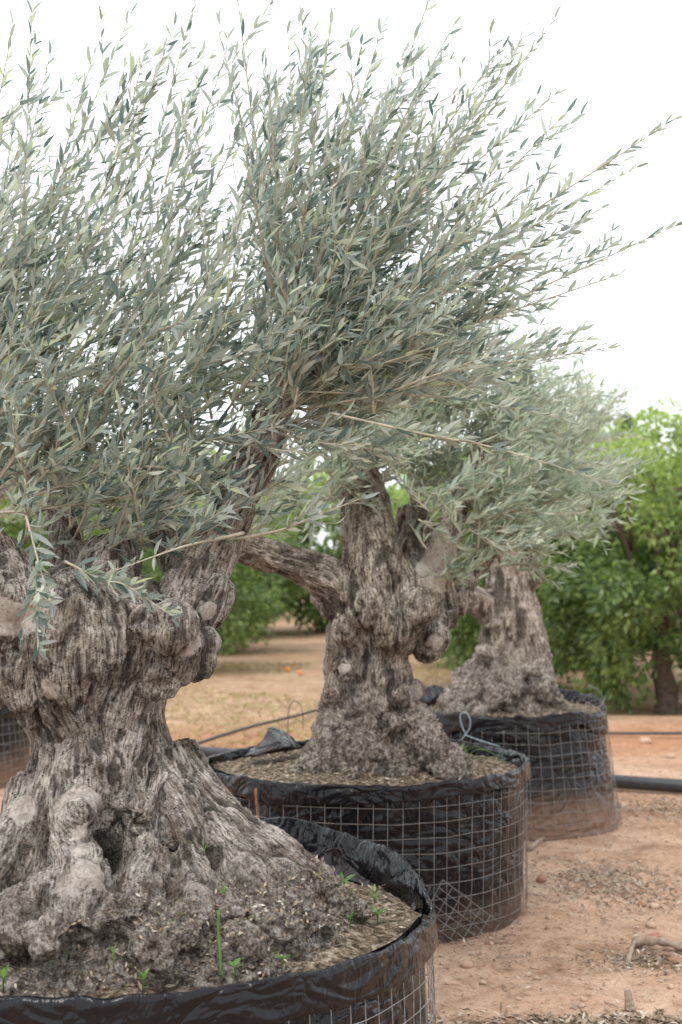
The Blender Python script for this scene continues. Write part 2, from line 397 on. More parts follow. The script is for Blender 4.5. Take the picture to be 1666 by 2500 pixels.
def axis(lo, hi, segs):
    out = []
    for a, b, s in segs: out.append(np.arange(a, b, s))
    return np.unique(np.concatenate([[lo]] + out + [[hi]]))
xs = axis(-400, 400, [(-400, -20, 38), (-20, -4, 0.8), (-4, -1, 0.12), (-1, 4.4, 0.033), (4.4, 20, 0.6), (20, 400, 38)])
ys = axis(-60, 900, [(-60, -2, 8), (-2, 3.6, 0.4), (3.6, 10, 0.036), (10, 16, 0.08), (16, 40, 0.4), (40, 900, 40)])
X, Y = np.meshgrid(xs, ys, indexing='ij')
x, y = X.ravel(), Y.ravel(); z = ground_h(x, y)
gm = mesh_np('ground', np.stack([x, y, z], -1), grid_quads(len(xs), len(ys)), mat=M['ground'])
straw = sstep(y, 10.6, 12.5) * (1 - 0.55 * sstep(x - (y - 10) * 0.05, 1.2, 2.4)) * (0.75 + 0.25 * np.sin(y * 0.7))
red = np.exp(-((y - 11.6) / 0.9) ** 2) * 0.75 + np.exp(-((y - 9.9 + 0.45 * x) / 0.4) ** 2) * 0.25
attr(gm, 'straw', straw); attr(gm, 'red', np.clip(red, 0, 1))
gro = link('ground', gm); tag(gro, kind='structure')

def gz(x, y): return float(ground_h(np.array([x], float), np.array([y], float))[0])

# ------------------------------------------------------------------ wood: tapered limbs welded, remeshed and carved
def wood(name, mat, lofts, limbs, knobs, voxel, bones, bare, low_z, disp, parent, smooth_it=6, hollows=()):
    """lofts: list of ring tables (z, xl, xr, yc, hd); limbs: rows (x,y,z,r); knobs: (x,y,z,r)"""
    A = Acc()
    for tab in lofts:
        tab = np.array(tab, float); zz = np.linspace(tab[0, 0], tab[-1, 0], 36)
        rows = np.stack([np.interp(zz, tab[:, 0], tab[:, k]) for k in range(5)], -1)
        nth = 40; th = np.arange(nth) * 2 * math.pi / nth; V = []
        for z_, xl, xr, yc, hd in rows:
            cx, a = (xl + xr) / 2, (xr - xl) / 2
            fl = 1 + 0.05 * np.sin(3 * th + z_ * 5) + 0.04 * np.sin(7 * th + 2 - z_ * 3) * sstep(np.array(1.1 - z_), 0, .4)
            V.append(np.stack([cx + a * np.cos(th) * fl, yc + hd * np.sin(th) * fl, np.full(nth, z_)], -1))
        V = np.stack(V, 1).reshape(-1, 3)   # i = theta, j = level
        Q = grid_quads(nth, 36, True); nV = len(V)
        V = np.vstack([V, [[(rows[0][1] + rows[0][2]) / 2, rows[0][3], rows[0][0]]], [[(rows[-1][1] + rows[-1][2]) / 2, rows[-1][3], rows[-1][0] + 0.03]]])
        i = np.arange(nth); i2 = (i + 1) % nth
        T = np.vstack([np.stack([np.full(nth, nV), i2 * 36, i * 36], -1), np.stack([np.full(nth, nV + 1), i * 36 + 35, i2 * 36 + 35], -1)])
        A.add(V, Q, T)
    for L in limbs:
        s = spline(L, max(8, len(L) * 5)); V, Q, T = tube_arrays(s[:, :3], np.maximum(s[:, 3], .004), 16)
        A.add(V, Q, T)
    ico = bmesh.new(); bmesh.ops.create_icosphere(ico, subdivisions=3, radius=1)
    iv = np.array([v.co[:] for v in ico.verts]); it = np.array([[v.index for v in f.verts] for f in ico.faces]); ico.free()
    for k in knobs:
        sc = np.array(k[4:7]) if len(k) > 4 else np.ones(3)
        A.add(iv * k[3] * sc + np.array(k[:3]), None, it)
    me = A.mesh('tmp', None)
    tmp = bpy.data.objects.new('tmp', me); COL.objects.link(tmp)
    r = tmp.modifiers.new('r', 'REMESH'); r.mode = 'VOXEL'; r.voxel_size = voxel; r.adaptivity = 0
    s = tmp.modifiers.new('s', 'SMOOTH'); s.factor = 0.5; s.iterations = smooth_it
    dg = bpy.context.evaluated_depsgraph_get(); ev = tmp.evaluated_get(dg)
    me2 = bpy.data.meshes.new_from_object(ev); bpy.data.objects.remove(tmp); bpy.data.meshes.remove(me)
    nv = len(me2.vertices); V = np.empty(nv * 3, np.float32); me2.vertices.foreach_get('co', V); V = V.reshape(-1, 3).astype(float)
    # direction field that follows the run of the wood
    nr = np.empty(nv * 3, np.float32); me2.vertices.foreach_get('normal', nr); nr = nr.reshape(-1, 3).astype(float)
    D = np.zeros((nv, 3))
    for a, b_, ra, along0 in bones:
        a = np.array(a, float); b_ = np.array(b_, float); d = b_ - a; L = np.linalg.norm(d); d /= L
        t = np.clip((V - a) @ d, -0.1 * L, 1.05 * L); dist = np.linalg.norm(V - a - t[:, None] * d, axis=1)
        w = np.exp(-(dist / ra) ** 2 * 2.0) + 1e-9; D += w[:, None] * d
    D = norm(D) + 0.55 * np.stack([fbm(V * 6, 3, 1), fbm(V * 6, 3, 21), fbm(V * 6, 3, 41)], -1)
    D = D - nr * np.sum(D * nr, 1)[:, None]; D = D / np.maximum(np.linalg.norm(D, axis=1), .25)[:, None]
    def lic(freq, span, k, seed, octv=2):
        acc = 0
        for q in np.linspace(-span, span, k): acc = acc + fbm((V + D * q) * freq, octv, seed)
        return (acc - acc.mean()) / acc.std()
    bm_ = np.zeros(nv)
    for bx in bare:
        bm_ = np.maximum(bm_, 1 - sstep(np.linalg.norm((V - np.array(bx[:3])) / np.array(bx[4:7] if len(bx) > 4 else (1, 1, 1)), axis=1) / bx[3] + 0.25 * fbm(V * 18, 3, 77) + 0.3 * fbm(V * 45, 3, 78), 0.6, 1.1))
    low = 1 - sstep(V[:, 2] + 0.06 * fbm(V * 6, 3, 31), low_z - 0.12, low_z + 0.14)
    cs = disp['cell']
    lA = lic(.42 / cs, cs * 4.5, 7, 60); lB = lic(1.0 / cs, cs * 2.0, 7, 64)
    f1, f2 = worley(V / (cs * 1.5) + .5 * np.stack([fbm(V * 30, 2, 5), fbm(V * 30, 2, 25), fbm(V * 30, 2, 45)], -1), 5)
    pl = sstep(f2 - f1, 0.0, 0.14)
    kA = 1 - sstep(lA, -1.3, -.75); kB = 1 - sstep(lB, -1.3, -.6)
    deep = np.maximum(kA, kB * .75) * (1 - bm_) * (1 - .35 * low)
    g1, _ = worley(V / disp['burl'], 15); g2, _ = worley((V + .01 * fbm(V * 30, 2, 8)[:, None]) / (disp['burl'] * 0.4), 19)
    rough = fbm(V * 28, 4, 90, 0.6)
    d = disp['big'] * fbm(V * 4.5, 3, 50) + disp['lump'] * (0.55 - g1) * (0.18 + 0.6 * low) \
        + disp['lump'] * 0.38 * (0.5 - g2) * low \
        + (1 - bm_) * disp['bark'] * (1.1 * np.tanh(lA) + .8 * np.tanh(lB) + .5 * (pl - .7) * (1 - low) - 2.2 * deep) * (1 - .25 * low) \
        + (1 - bm_ * 0.85) * disp['rough'] * (rough * (0.2 + 0.7 * low) + (0.5 - np.abs(fbm(V * 60, 3, 140)) * 2) * 0.5 * low) + 0.02 * low * fbm(V * 9, 3, 150)
    pits = sstep(fbm(V * 7.5, 3, 123), 0.30, 0.55) * (0.25 + 0.75 * low) * (1 - bm_)
    d = d - disp['pit'] * pits
    for hx in hollows:
        dd = np.linalg.norm((V + .02 * fbm(V * 14, 3, 200)[:, None] - np.array(hx[:3])) / np.array(hx[5:8] if len(hx) > 5 else (1, 1, 1)), axis=1)
        d = d - hx[4] * np.exp(-(dd / hx[3]) ** 2)
    V = V + nr * d[:, None]
    me2.vertices.foreach_set('co', V.astype(np.float32).ravel())
    me2.polygons.foreach_set('use_smooth', np.ones(len(me2.polygons), bool))
    me2.materials.clear(); me2.materials.append(mat)
    attr(me2, 'grain', D); attr(me2, 'plate', (0.8 + 0.2 * pl) * (1 - 0.8 * deep)); attr(me2, 'bare', bm_); attr(me2, 'low', low)
    me2.name = name; me2.update()
    o = link(name, me2, parent)
    return o, V, nr, low

def limb(*rows):
    """rows: (dx, dy, Y, r)"""
    return [(*P(a, b, c), r) for a, b, c, r in rows]
def knob(dx, dy, Y, r, *sc): return (*P(dx, dy, Y), r, *sc)
def bone(a, b, r, along=0): return (P(*a), P(*b), r, along)

# ------------------------------------------------------------------ leaf shapes
def leaf_template(kind=0, seg=3, w=0.5):
    """unit length along +X, width along Y, normal +Z"""
    t = np.array([0.0, 0.28, 0.62, 1.0]) if seg == 3 else np.array([0.0, 0.45, 1.0])
    wd = np.array([0.03, 0.105, 0.095, 0.0]) if seg == 3 else np.array([0.02, 0.11, 0.0])
    cur = [0.05, -0.04, 0.10][kind]; zc = cur * t * (1 - t) * 2 * (1 if kind != 2 else 1.3); side = [0.03, -0.04, 0.0][kind]
    V = []; V.append((0, 0, 0))
    for k in range(1, len(t) - 1):
        yo = side * math.sin(t[k] * math.pi)
        V += [(t[k], wd[k] * 2 * w + yo, zc[k] + 0.035), (t[k], yo, zc[k]), (t[k], -wd[k] * 2 * w + yo, zc[k] + 0.035)]
    V.append((1, 0, zc[-1])); V = np.array(V)
    T = [(0, 2, 1), (0, 3, 2)]
    m = len(t) - 2
    for k in range(m - 1):
        a = 1 + 3 * k
        T += [(a, a + 1, a + 4), (a, a + 4, a + 3), (a + 1, a + 2, a + 5), (a + 1, a + 5, a + 4)]
    a = 1 + 3 * (m - 1); e = len(V) - 1
    T += [(a, a + 1, e), (a + 1, a + 2, e)]
    return V, np.array(T)

LT = [leaf_template(k) for k in range(3)]
LT2 = [leaf_template(k, 2) for k in range(3)]


def leaves_mesh(name, pos, dirs, nrm, size, rnd, mat, tmpl, wfac=0.92):
    X_ = norm(dirs); Z_ = norm(nrm - X_ * np.sum(nrm * X_, -1, keepdims=True)); Y_ = np.cross(Z_, X_)
    Vs, Ts, As = [], [], []; base = 0
    k = (np.arange(len(pos)) * 7) % len(tmpl)
    for i, (tv, tt) in enumerate(tmpl):
        s = np.where(k == i)[0]
        if not len(s): continue
        V = pos[s][:, None, :] + size[s][:, None, None] * (X_[s][:, None, :] * tv[None, :, 0:1] + Y_[s][:, None, :] * tv[None, :, 1:2] * wfac + Z_[s][:, None, :] * tv[None, :, 2:3])
        T = tt[None] + (np.arange(len(s)) * len(tv))[:, None, None] + base
        base += len(s) * len(tv)
        Vs.append(V.reshape(-1, 3)); Ts.append(T.reshape(-1, 3)); As.append(np.repeat(rnd[s], len(tv)))
    me = mesh_np(name, np.vstack(Vs), None, np.vstack(Ts), mat, True)
    attr(me, 'rnd', np.concatenate(As)); return me

# ------------------------------------------------------------------ planters
def planter(cx, cy, R0, R1, h, nrings, cell, rimf, flapf, mats, seed, label, group, soilz=0.05, wob=0.01, drop=0.0, flap_h=0.09):
    """R0 top radius, R1 foot radius; rimf(theta)-> extra rim height; theta 0 = +X, -pi/2 = towards the camera"""
    root = empty('mesh_planter', (cx, cy, 0), label, 'planter', group)
    LM, WM = mats
    def rad(th, z):
        t = np.clip(z / h, 0, 1.2); q = np.stack([np.cos(th) * 1.3, np.sin(th) * 1.3, z * 2.0 + seed], -1)
        return (R1 + (R0 - R1) * t) * (1 + 0 * th) + wob * 1.8 * fbm(q, 3, seed)
    nth = 420; th = np.arange(nth) * 2 * math.pi / nth
    prof = []; zs_out = np.linspace(-0.03, h - 0.01, 36)
    rz = h + rimf(th); fl = flap_h * flapf(th)
    rows = []
    for z_ in zs_out:                                    # wall of the sheet, inside the wires
        zz = np.full(nth, z_); r = rad(th, zz) - 0.018
        wr = fbm(np.stack([np.cos(th) * 4, np.sin(th) * 4, zz * 7], -1), 2, seed + 3)
        folds = fbm(np.stack([np.cos(th) * 3 + zz, np.sin(th) * 3, zz * 11 + 3.0 * np.sin(3 * th)], -1), 2, seed + 9) * sstep(zz, h - 0.40, h - 0.12)
        rows.append(np.stack([(r + 0.010 * wr + 0.020 * folds) * np.cos(th), (r + 0.010 * wr + 0.020 * folds) * np.sin(th), zz], -1))
    def ring_at(off, dz, n1, n2):
        c = fbm(np.stack([np.cos(th) * 7, np.sin(th) * 7, np.full(nth, off * 14 + dz * 4)], -1), 2, seed + 6)
        c2 = fbm(np.stack([np.cos(th) * 16, np.sin(th) * 16, np.full(nth, off * 9)], -1), 2, seed + 7)
        r = rad(th, np.full(nth, h)) + off + n1 * c
        return np.stack([r * np.cos(th), r * np.sin(th), rz + dz + n2 * c2], -1)
    # inside lip, over the rim, down outside as a turned-over flap
    inner = [ring_at(-0.04, -0.10, .010, .0), ring_at(-0.02, -0.05, .012, .004), ring_at(-0.008, -0.02, .008, .004), ring_at(-0.002, -0.004, .005, .006),
             ring_at(0.003, 0.0, .005, .007), ring_at(0.008, -0.004, .005, .007), ring_at(0.011, -0.016, .005, .006)]
    outer = []
    for k in range(1, 7):
        t = k / 6.0; a = ring_at(0.011 + 0.0006 * k, 0, .004 + .0012 * k, .004)
        a[:, 2] = rz - 0.02 - fl * t * (1 + 0.22 * fbm(np.stack([np.cos(th) * 6, np.sin(th) * 6, np.full(nth, 3.3)], -1), 3, seed + 12)) - 0.004 * t
        outer.append(a)
    Ls = inner + outer
    Vf = np.stack(Ls, 1).reshape(-1, 3)
    me = mesh_np('liner_fold', Vf, grid_quads(nth, len(Ls), True), mat=LM)
    attr(me, 'dust', 0.01 + 0 * Vf[:, 2])
    lf = link('rim_fold', me, None); lf.parent = root
    so_ = lf.modifiers.new('t', 'SOLIDIFY'); so_.thickness = 0.0015
    Vw = np.stack(rows, 1).reshape(-1, 3)
    me = mesh_np('liner', Vw, grid_quads(nth, len(rows), True), mat=LM)
    attr(me, 'dust', drop * (1 - sstep(Vw[:, 2] + 0.05 * fbm(Vw * 7, 3, seed), 0.02, 0.12 + 0.22 * drop)))
    lw = link('liner', me); lw.parent = root
    # soil
    nr_ = 60; rr = np.linspace(0, 1, nr_); TT, RR = np.meshgrid(th[::2], rr, indexing='ij')
    rmax = rad(TT.ravel(), np.full(TT.size, h)) - 0.004
    sx, sy = RR.ravel() * rmax * np.cos(TT.ravel()), RR.ravel() * rmax * np.sin(TT.ravel())
    q = np.stack([sx, sy, np.full_like(sx, seed)], -1)
    sz = h - soilz + 0.022 * fbm(q * 7, 4, seed + 1) + 0.012 * fbm(q * 34, 3, seed + 2) + 0.05 * (1 - RR.ravel() ** 2)
    me = mesh_np('soil', np.stack([sx, sy, sz], -1), grid_quads(nth // 2, nr_, True), mat=M['soil']); so2 = link('soil', me); so2.parent = root
    r = np.random.default_rng(seed); k = r.choice(np.where((RR.ravel() > .45) & (RR.ravel() < .97))[0], 1500)
    pp = np.stack([sx, sy, sz], -1)[k] + r.normal(0, .008, (1500, 3)) * [1, 1, .25] + [0, 0, .003]
    me = leaves_mesh('soil_litter', pp, r.normal(size=(1500, 3)) * [1, 1, .3], [0, 0, 1.0] + r.normal(0, .5, (1500, 3)), .03 * r.uniform(.25, 1.1, 1500), r.random(1500), M['litter'], LT2, 1.3)
    sl = link('soil_litter', me); sl.parent = root; tag(sl, kind='stuff')
    # welded wire cage: every wire its own part
    def node(th_, z_):
        th_ = np.asarray(th_, float); z_ = np.broadcast_to(z_, th_.shape).astype(float)
        r = rad(th_, z_) + 0.004
        q = np.stack([np.cos(th_) * 5, np.sin(th_) * 5, z_ * 6 + seed], -1)
        dz = wob * 0.8 * fbm(q, 3, seed + 33); dt = wob * 0.5 * fbm(q, 3, seed + 44)
        return np.stack([(r + 0.3 * wob * fbm(q * 1.5, 2, seed + 55)) * np.cos(th_ + dt), r * np.sin(th_ + dt), z_ + dz], -1)
    top = h - 0.03
    for k in range(nrings):
        zc = top - k * cell
        if zc < -0.02: break
        t = np.arange(121) * 2 * math.pi / 120
        V, Q, T = tube_arrays(node(t, zc), WR, 4, False)
        w = link('wire_ring', mesh_np('wire_ring', V, Q, mat=WM)); w.parent = root
    nup = int(round(2 * math.pi * R0 / cell))
    for k in range(nup):
        t0 = k * 2 * math.pi / nup + 0.006 * math.sin(k * 7.7)
        zz = np.linspace(top + 0.01, max(0.0, top - (nrings - 1) * cell - 0.02), 14)
        V, Q, T = tube_arrays(node(np.full(14, t0), zz) , WR, 4, True)
        w = link('wire_upright', mesh_np('wire_upright', V, Q, T, mat=WM)); w.parent = root
    return root, rad

WR = 0.00125
TH = lambda th, c, w: np.exp(-(((th - c + math.pi) % (2 * math.pi) - math.pi) / w) ** 2)

p1 = (-0.615, 3.95)
def rim1(th):
    f = 0.085 * TH(th, 1.02, 0.36) + 0.05 * TH(th, 0.45, 0.25) + 0.03 * TH(th, 1.7, .4) - 0.02 * TH(th, 0.02, 0.12)
    q = np.stack([np.cos(th) * 3, np.sin(th) * 3, 0 * th], -1)
    return f + 0.012 * fbm(q, 3, 4) * (0.3 + TH(th, 0.7, 0.9))
pot1, rad1 = planter(*p1, 0.865, 0.875, 0.553, 9, 0.059, rim1, lambda th: 1.0 + 0 * th, (M['liner'], M['wire']), 11,
    'largest planter of black plastic in wire mesh, nearest the camera, holding the thickest olive trunk', 'wire mesh planters of the olive trees', 0.055, 0.008, 0.0, 0.072)
p2 = (0.105, 6.2)
def rim2(th):
    q = np.stack([np.cos(th) * 4, np.sin(th) * 4, 0 * th], -1)
    return 0.012 * fbm(q, 3, 14) - 0.012 * TH(th, math.pi * 1.12, .5) + 0.012 * TH(th, 0, .4) + 0.03 * TH(th, 1.2, .3)
pot2, rad2 = planter(*p2, 0.695, 0.69, 0.622, 10, 0.06, rim2, lambda th: 0.75 + 0.45 * fbm(np.stack([np.cos(th) * 2, np.sin(th) * 2, 0 * th], -1), 2, 5) + .15 * TH(th, -2.2, .3), (M['liner'], M['wire_dusty']), 22,
    'middle wire mesh planter with black liner and a loose triangle of mesh near its foot', 'wire mesh planters of the olive trees', 0.05, 0.009, 0.35, 0.05)
p3 = (0.957, 8.1)
def rim3(th):
    q = np.stack([np.cos(th) * 6, np.sin(th) * 6, 0 * th], -1)
    return 0.03 * fbm(q, 3, 24) + 0.07 * TH(th, 0.7, .5) + 0.085 * TH(th, 2.55, .45)
pot3, rad3 = planter(*p3, 0.515, 0.615, 0.655, 11, 0.06, rim3, lambda th: 0.9 + 0.8 * fbm(np.stack([np.cos(th) * 3, np.sin(th) * 3, 0 * th], -1), 2, 6), (M['liner_dusty'], M['wire_dusty']), 33,
    'farthest planter on the right, wider at its muddy foot, black liner in bent wire mesh', 'wire mesh planters of the olive trees', 0.03, 0.014, 0.95, 0.09)
p4 = (-2.86, 9.6)
pot4, rad4 = planter(*p4, 0.74, 0.78, 0.56, 10, 0.06, lambda th: 0.02 * np.sin(5 * th), lambda th: 0.8 + 0 * th, (M['liner_dusty'], M['wire_dusty']), 44,
    'wire mesh planter cut by the left picture edge, behind the thickest olive trunk', 'wire mesh planters of the olive trees', 0.05, 0.01, 0.9, 0.08)

# ------------------------------------------------------------------ foliage
class Crown:
    def __init__(s, seed, leaf=0.055, node=0.021, wind=(0.5, 0.0, 0.62)):
        s.r = np.random.default_rng(seed); s.P = []; s.D = []; s.N = []; s.S = []; s.R = []; s.branches = []
        s.leaf = leaf; s.node = node; s.wind = norm(np.array(wind, float))
    def leaves(s, pts, t0=0.0, dens=1.0, windk=0.6):
        r = s.r; pts = np.asarray(pts); seg = np.linalg.norm(np.diff(pts, axis=0), axis=1); cum = np.concatenate([[0], np.cumsum(seg)]); L = cum[-1]
        n = int(L * (1 - t0) / s.node * dens)
        if n < 1: return
        d = np.linspace(L * t0, L, n); p = np.stack([np.interp(d, cum, pts[:, k]) for k in range(3)], -1)
        tg = norm(np.stack([np.interp(np.minimum(d + .01, L), cum, pts[:, k]) - np.interp(np.maximum(d - .01, 0), cum, pts[:, k]) for k in range(3)], -1))
        ref = norm(r.normal(size=3)); a = norm(np.cross(tg, ref)); b = np.cross(tg, a)
        ph0 = r.uniform(0, 6.28)
        for sgn in (0, math.pi):
            keep = r.random(n) < 0.88
            ph = ph0 + np.arange(n) * (math.pi / 2) + sgn + r.normal(0, .35, n)
            side = a * np.cos(ph)[:, None] + b * np.sin(ph)[:, None]
            op = r.normal(0.66, 0.17, n)[:, None]
            dr = norm(tg * np.cos(op) + side * np.sin(op) + np.array([.82, 0, .5]) * windk * r.uniform(.1, 1.4, n)[:, None] + r.normal(0, .12, (n, 3)))
            nm = norm(tg * 0.6 - side * 0.25 + np.array([0, -0.35, 0.4]) + r.normal(0, .5, (n, 3)))
            tip = np.linspace(1, .68, n)
            s.P.append(p[keep]); s.D.append(dr[keep]); s.N.append(nm[keep]); s.S.append((s.leaf * .97 * tip * r.uniform(.62, 1.18, n))[keep]); s.R.append(r.random(n)[keep])
    def shoot(s, p0, d0, L, bend, k=0.4, wig=0.25):
        r = s.r; n = max(4, int(L / 0.03)); pts = [np.array(p0, float)]; d = norm(np.array(d0, float))
        st = L / n; w = r.normal(0, 1, 3)
        for i in range(n):
            w = 0.85 * w + 0.5 * r.normal(0, 1, 3)
            d = norm(d + bend * k * st + w * wig * st); pts.append(pts[-1] + d * st)
        return np.array(pts)
    def branch(s, a, b, r0=0.007, sag=0.0, side=1.0, leafy=0.25, sub=0.33, own=1.0, gap=0.055, base=0.12, wob=0.02):
        """main shoot a->b with side shoots"""
        r = s.r; a = np.array(a, float); b = np.array(b, float); L = np.linalg.norm(b - a)
        mid = (a + b) / 2 + np.array([0, 0, -sag * L]) + r.normal(0, wob, 3) * L
        pts = spline([a, a * .45 + b * .2 + mid * .35 + r.normal(0, wob * .7, 3) * L, mid * .55 + b * .3 + a * .15 + r.normal(0, wob, 3) * L * .5, b], max(10, int(L / 0.03)))
        A = Acc(); rad = np.linspace(r0, 0.0011, len(pts)); A.tube(pts, rad, 5)
        s.leaves(pts, leafy, own)
        tg = norm(np.gradient(pts, axis=0)); q = base * L
        while q < L * 0.93:
            i = min(len(pts) - 2, int(q / L * (len(pts) - 1)))
            u = norm(r.normal(size=3)); u = norm(u - tg[i] * (u @ tg[i])); t = q / L
            ll = sub * r.uniform(.35, 1.15) * (1.0 - 0.42 * t) * side
            d = norm(tg[i] * 0.85 + u * 0.62 + s.wind * 0.25)
            if ll > 0.05:
                sp = s.shoot(pts[i], d, ll, s.wind, 1.3, 1.5)
                A.tube(sp, np.linspace(max(.0014, rad[i] * .45), .0008, len(sp)), 4)
                s.leaves(sp, 0.08)
                if ll > 0.2:
                    for _ in range(int(ll / 0.09)):
                        j = r.integers(1, len(sp) - 2); dd = norm(sp[j + 1] - sp[j] + r.normal(0, .5, 3) * 1.0 + s.wind * .2)
                        s2 = s.shoot(sp[j], dd, ll * r.uniform(.25, .5), s.wind, 1.3, 1.5)
                        A.tube(s2, np.linspace(.0012, .0007, len(s2)), 3); s.leaves(s2, 0.1)
            q += gap * r.uniform(.6, 1.5)
        s.branches.append(A)
    def build(s, root, mat, twig, tmpl, n_single, leafname='leaf', keepf=None):
        for A in s.branches:
            link('branch', A.mesh('branch', twig), root)
        p = np.vstack(s.P); d = np.vstack(s.D); nm = np.vstack(s.N); sz = np.concatenate(s.S); rn = np.concatenate(s.R)
        if keepf is not None:
            k = keepf(p); p, d, nm, sz, rn = p[k], d[k], nm[k], sz[k], rn[k]
        px, py, dep = proj(p); tx, ty, _ = proj(p + norm(d) * sz[:, None])
        vis = (np.minimum(px, tx) > 4) & (np.maximum(px, tx) < 1564) & (np.minimum(py, ty) > 4) & (py < 2340)
        showing = np.hypot(px - tx, py - ty) + 9 * np.abs(np.sum(norm(nm) * norm(p - np.array([0, 0, HC])), -1))
        showing = showing - 60 * (dep - dep[vis].min() if vis.any() else dep); showing[~vis] = -1e9
        order = np.argsort(-showing)[:n_single]; single = np.zeros(len(p), bool); single[order] = True; single &= vis
        me = leaves_mesh('foliage', p[~single], d[~single], nm[~single], sz[~single], rn[~single], mat, tmpl)
        f = link('foliage', me, root); tag(f, kind='stuff')
        tms = []
        for tv, tt in tmpl:
            m_ = mesh_np('leaf', tv, None, tt, mat); attr(m_, 'rnd', np.zeros(len(tv))); tms.append(m_)
        for c, i in enumerate(np.where(single)[0]):
            X_ = norm(d[i]); Z_ = norm(nm[i] - X_ * (nm[i] @ X_)); Y_ = np.cross(Z_, X_)
            mt = Matrix(((X_[0], Y_[0], Z_[0], p[i][0]), (X_[1], Y_[1], Z_[1], p[i][1]), (X_[2], Y_[2], Z_[2], p[i][2]), (0, 0, 0, 1))) @ Matrix.Scale(float(sz[i]), 4)
            o = bpy.data.objects.new(leafname, tms[c % len(tms)]); COL.objects.link(o); o.parent = root
            o.matrix_basis = Matrix.Translation(-Vector(root.location)) @ mt
        return len(p)

# ================================================================== OLIVE TREE 1 (nearest)
t1 = empty('olive_tree', (-0.68, 3.9, 0.5), 'ancient olive tree with the thickest trunk, flaring roots and burls, nearest the camera', 'olive tree', 'old olive trees in mesh planters')
X4 = lambda d: float(P(d, 1400, 4.0)[0])
loft1 = [(0.47, -1.36, 0.03, 3.82, .64), (0.53, -1.34, 0.0, 3.83, .62), (0.59, -1.25, -0.06, 3.86, .54), (0.66, -1.12, -0.15, 3.90, .45), (0.74, -0.99, X4(560), 3.95, .34), (0.80, X4(35), X4(485), 3.97, .28), (0.86, X4(60), X4(435), 3.98, .24),
         (0.93, X4(82), X4(405), 3.99, .21), (1.00, X4(85), X4(385), 4.0, .195), (1.05, X4(60), X4(375), 4.0, .2), (1.13, X4(5), X4(385), 4.0, .23), (1.2, X4(-25), X4(430), 4.0, .26), (1.3, X4(-50), X4(430), 4.0, .27), (1.38, X4(-45), X4(415), 4.0, .25), (1.44, X4(-10), X4(340), 4.02, .17)]
limbs1 = [
    limb((215, 1740, 3.86, .10), (200, 1830, 3.73, .105), (182, 1905, 3.65, .078), (182, 1965, 3.57, .068), (200, 2030, 3.48, .078), (185, 2090, 3.41, .085), (160, 2160, 3.34, .07)),
    limb((182, 1965, 3.58, .055), (225, 2050, 3.48, .06), (265, 2120, 3.4, .06)),
    limb((385, 1740, 3.98, .08), (440, 1840, 3.93, .085), (540, 1915, 3.90, .075), (640, 1975, 3.88, .065), (745, 2050, 3.86, .052), (850, 2118, 3.84, .028)),
    limb((90, 1820, 3.95, .09), (62, 1890, 3.86, .075), (10, 1980, 3.72, .08), (-60, 2090, 3.55, .10), (-140, 2200, 3.4, .08)),
    limb((180, 2030, 3.48, .05), (120, 2055, 3.46, .055), (50, 2110, 3.40, .07), (-20, 2190, 3.30, .08)),
    limb((330, 1790, 3.85, .07), (325, 1880, 3.76, .05), (345, 1960, 3.66, .055), (330, 2050, 3.50, .07), (300, 2150, 3.36, .07)),
    limb((400, 1830, 3.85, .06), (425, 1920, 3.75, .055), (440, 2010, 3.62, .05), (440, 2100, 3.48, .055), (420, 2180, 3.36, .05)),
    limb((480, 1900, 3.80, .05), (540, 1990, 3.68, .055), (590, 2070, 3.58, .06), (640, 2140, 3.5, .05)),
    limb((640, 1990, 3.80, .04), (680, 2080, 3.65, .05), (740, 2150, 3.58, .04)),
    limb((390, 1460, 3.98, .12), (445, 1350, 4.0, .085), (505, 1240, 4.04, .07), (552, 1140, 4.08, .066), (595, 1040, 4.12, .062), (630, 950, 4.16, .054), (650, 870, 4.2, .036), (665, 800, 4.2, .02)),
    limb((230, 1380, 4.0, .1), (255, 1290, 4.04, .085), (262, 1240, 4.06, .06)),
    limb((60, 1400, 3.95, .1), (-10, 1300, 3.98, .08), (-70, 1180, 4.0, .06), (-110, 1000, 4.02, .04), (-120, 850, 4.02, .02)),
    limb((170, 1350, 4.1, .06), (150, 1230, 4.18, .045), (130, 1100, 4.25, .035), (120, 980, 4.3, .02)),
    limb((440, 1330, 4.05, .06), (370, 1210, 4.15, .04), (340, 1100, 4.25, .03), (330, 1000, 4.3, .018)),
]
knobs1 = [knob(415, 1490, 3.90, .095), knob(455, 1520, 3.90, .055), knob(470, 1475, 3.9, .045), knob(480, 1400, 3.95, .062), knob(500, 1365, 3.96, .052, 1, 1, 1.2), knob(395, 1440, 3.82, .075), knob(345, 1430, 3.78, .05),
          knob(360, 1560, 3.86, .06), knob(40, 1530, 3.84, .085), knob(55, 1590, 3.84, .06), knob(15, 1440, 3.82, .09), knob(-40, 1560, 3.9, .10), knob(70, 1640, 3.88, .04), knob(20, 1390, 3.78, .065), knob(120, 1400, 3.8, .06),
          knob(190, 1880, 3.60, .06), knob(188, 2030, 3.40, .052), knob(60, 1870, 3.84, .05), knob(310, 1870, 3.66, .05), knob(520, 2100, 3.52, .05), knob(430, 1850, 3.84, .045), knob(590, 1965, 3.78, .04),
          knob(430, 2120, 3.42, .05), knob(550, 2180, 3.40, .055), knob(350, 2170, 3.25, .06), knob(120, 2150, 3.25, .06), knob(650, 2150, 3.5, .045), knob(30, 2150, 3.3, .06), knob(240, 1800, 3.78, .05)]
def hollow(dx, dy, Y, r, deep, *sc): return (*P(dx, dy, Y), r, deep, *sc)
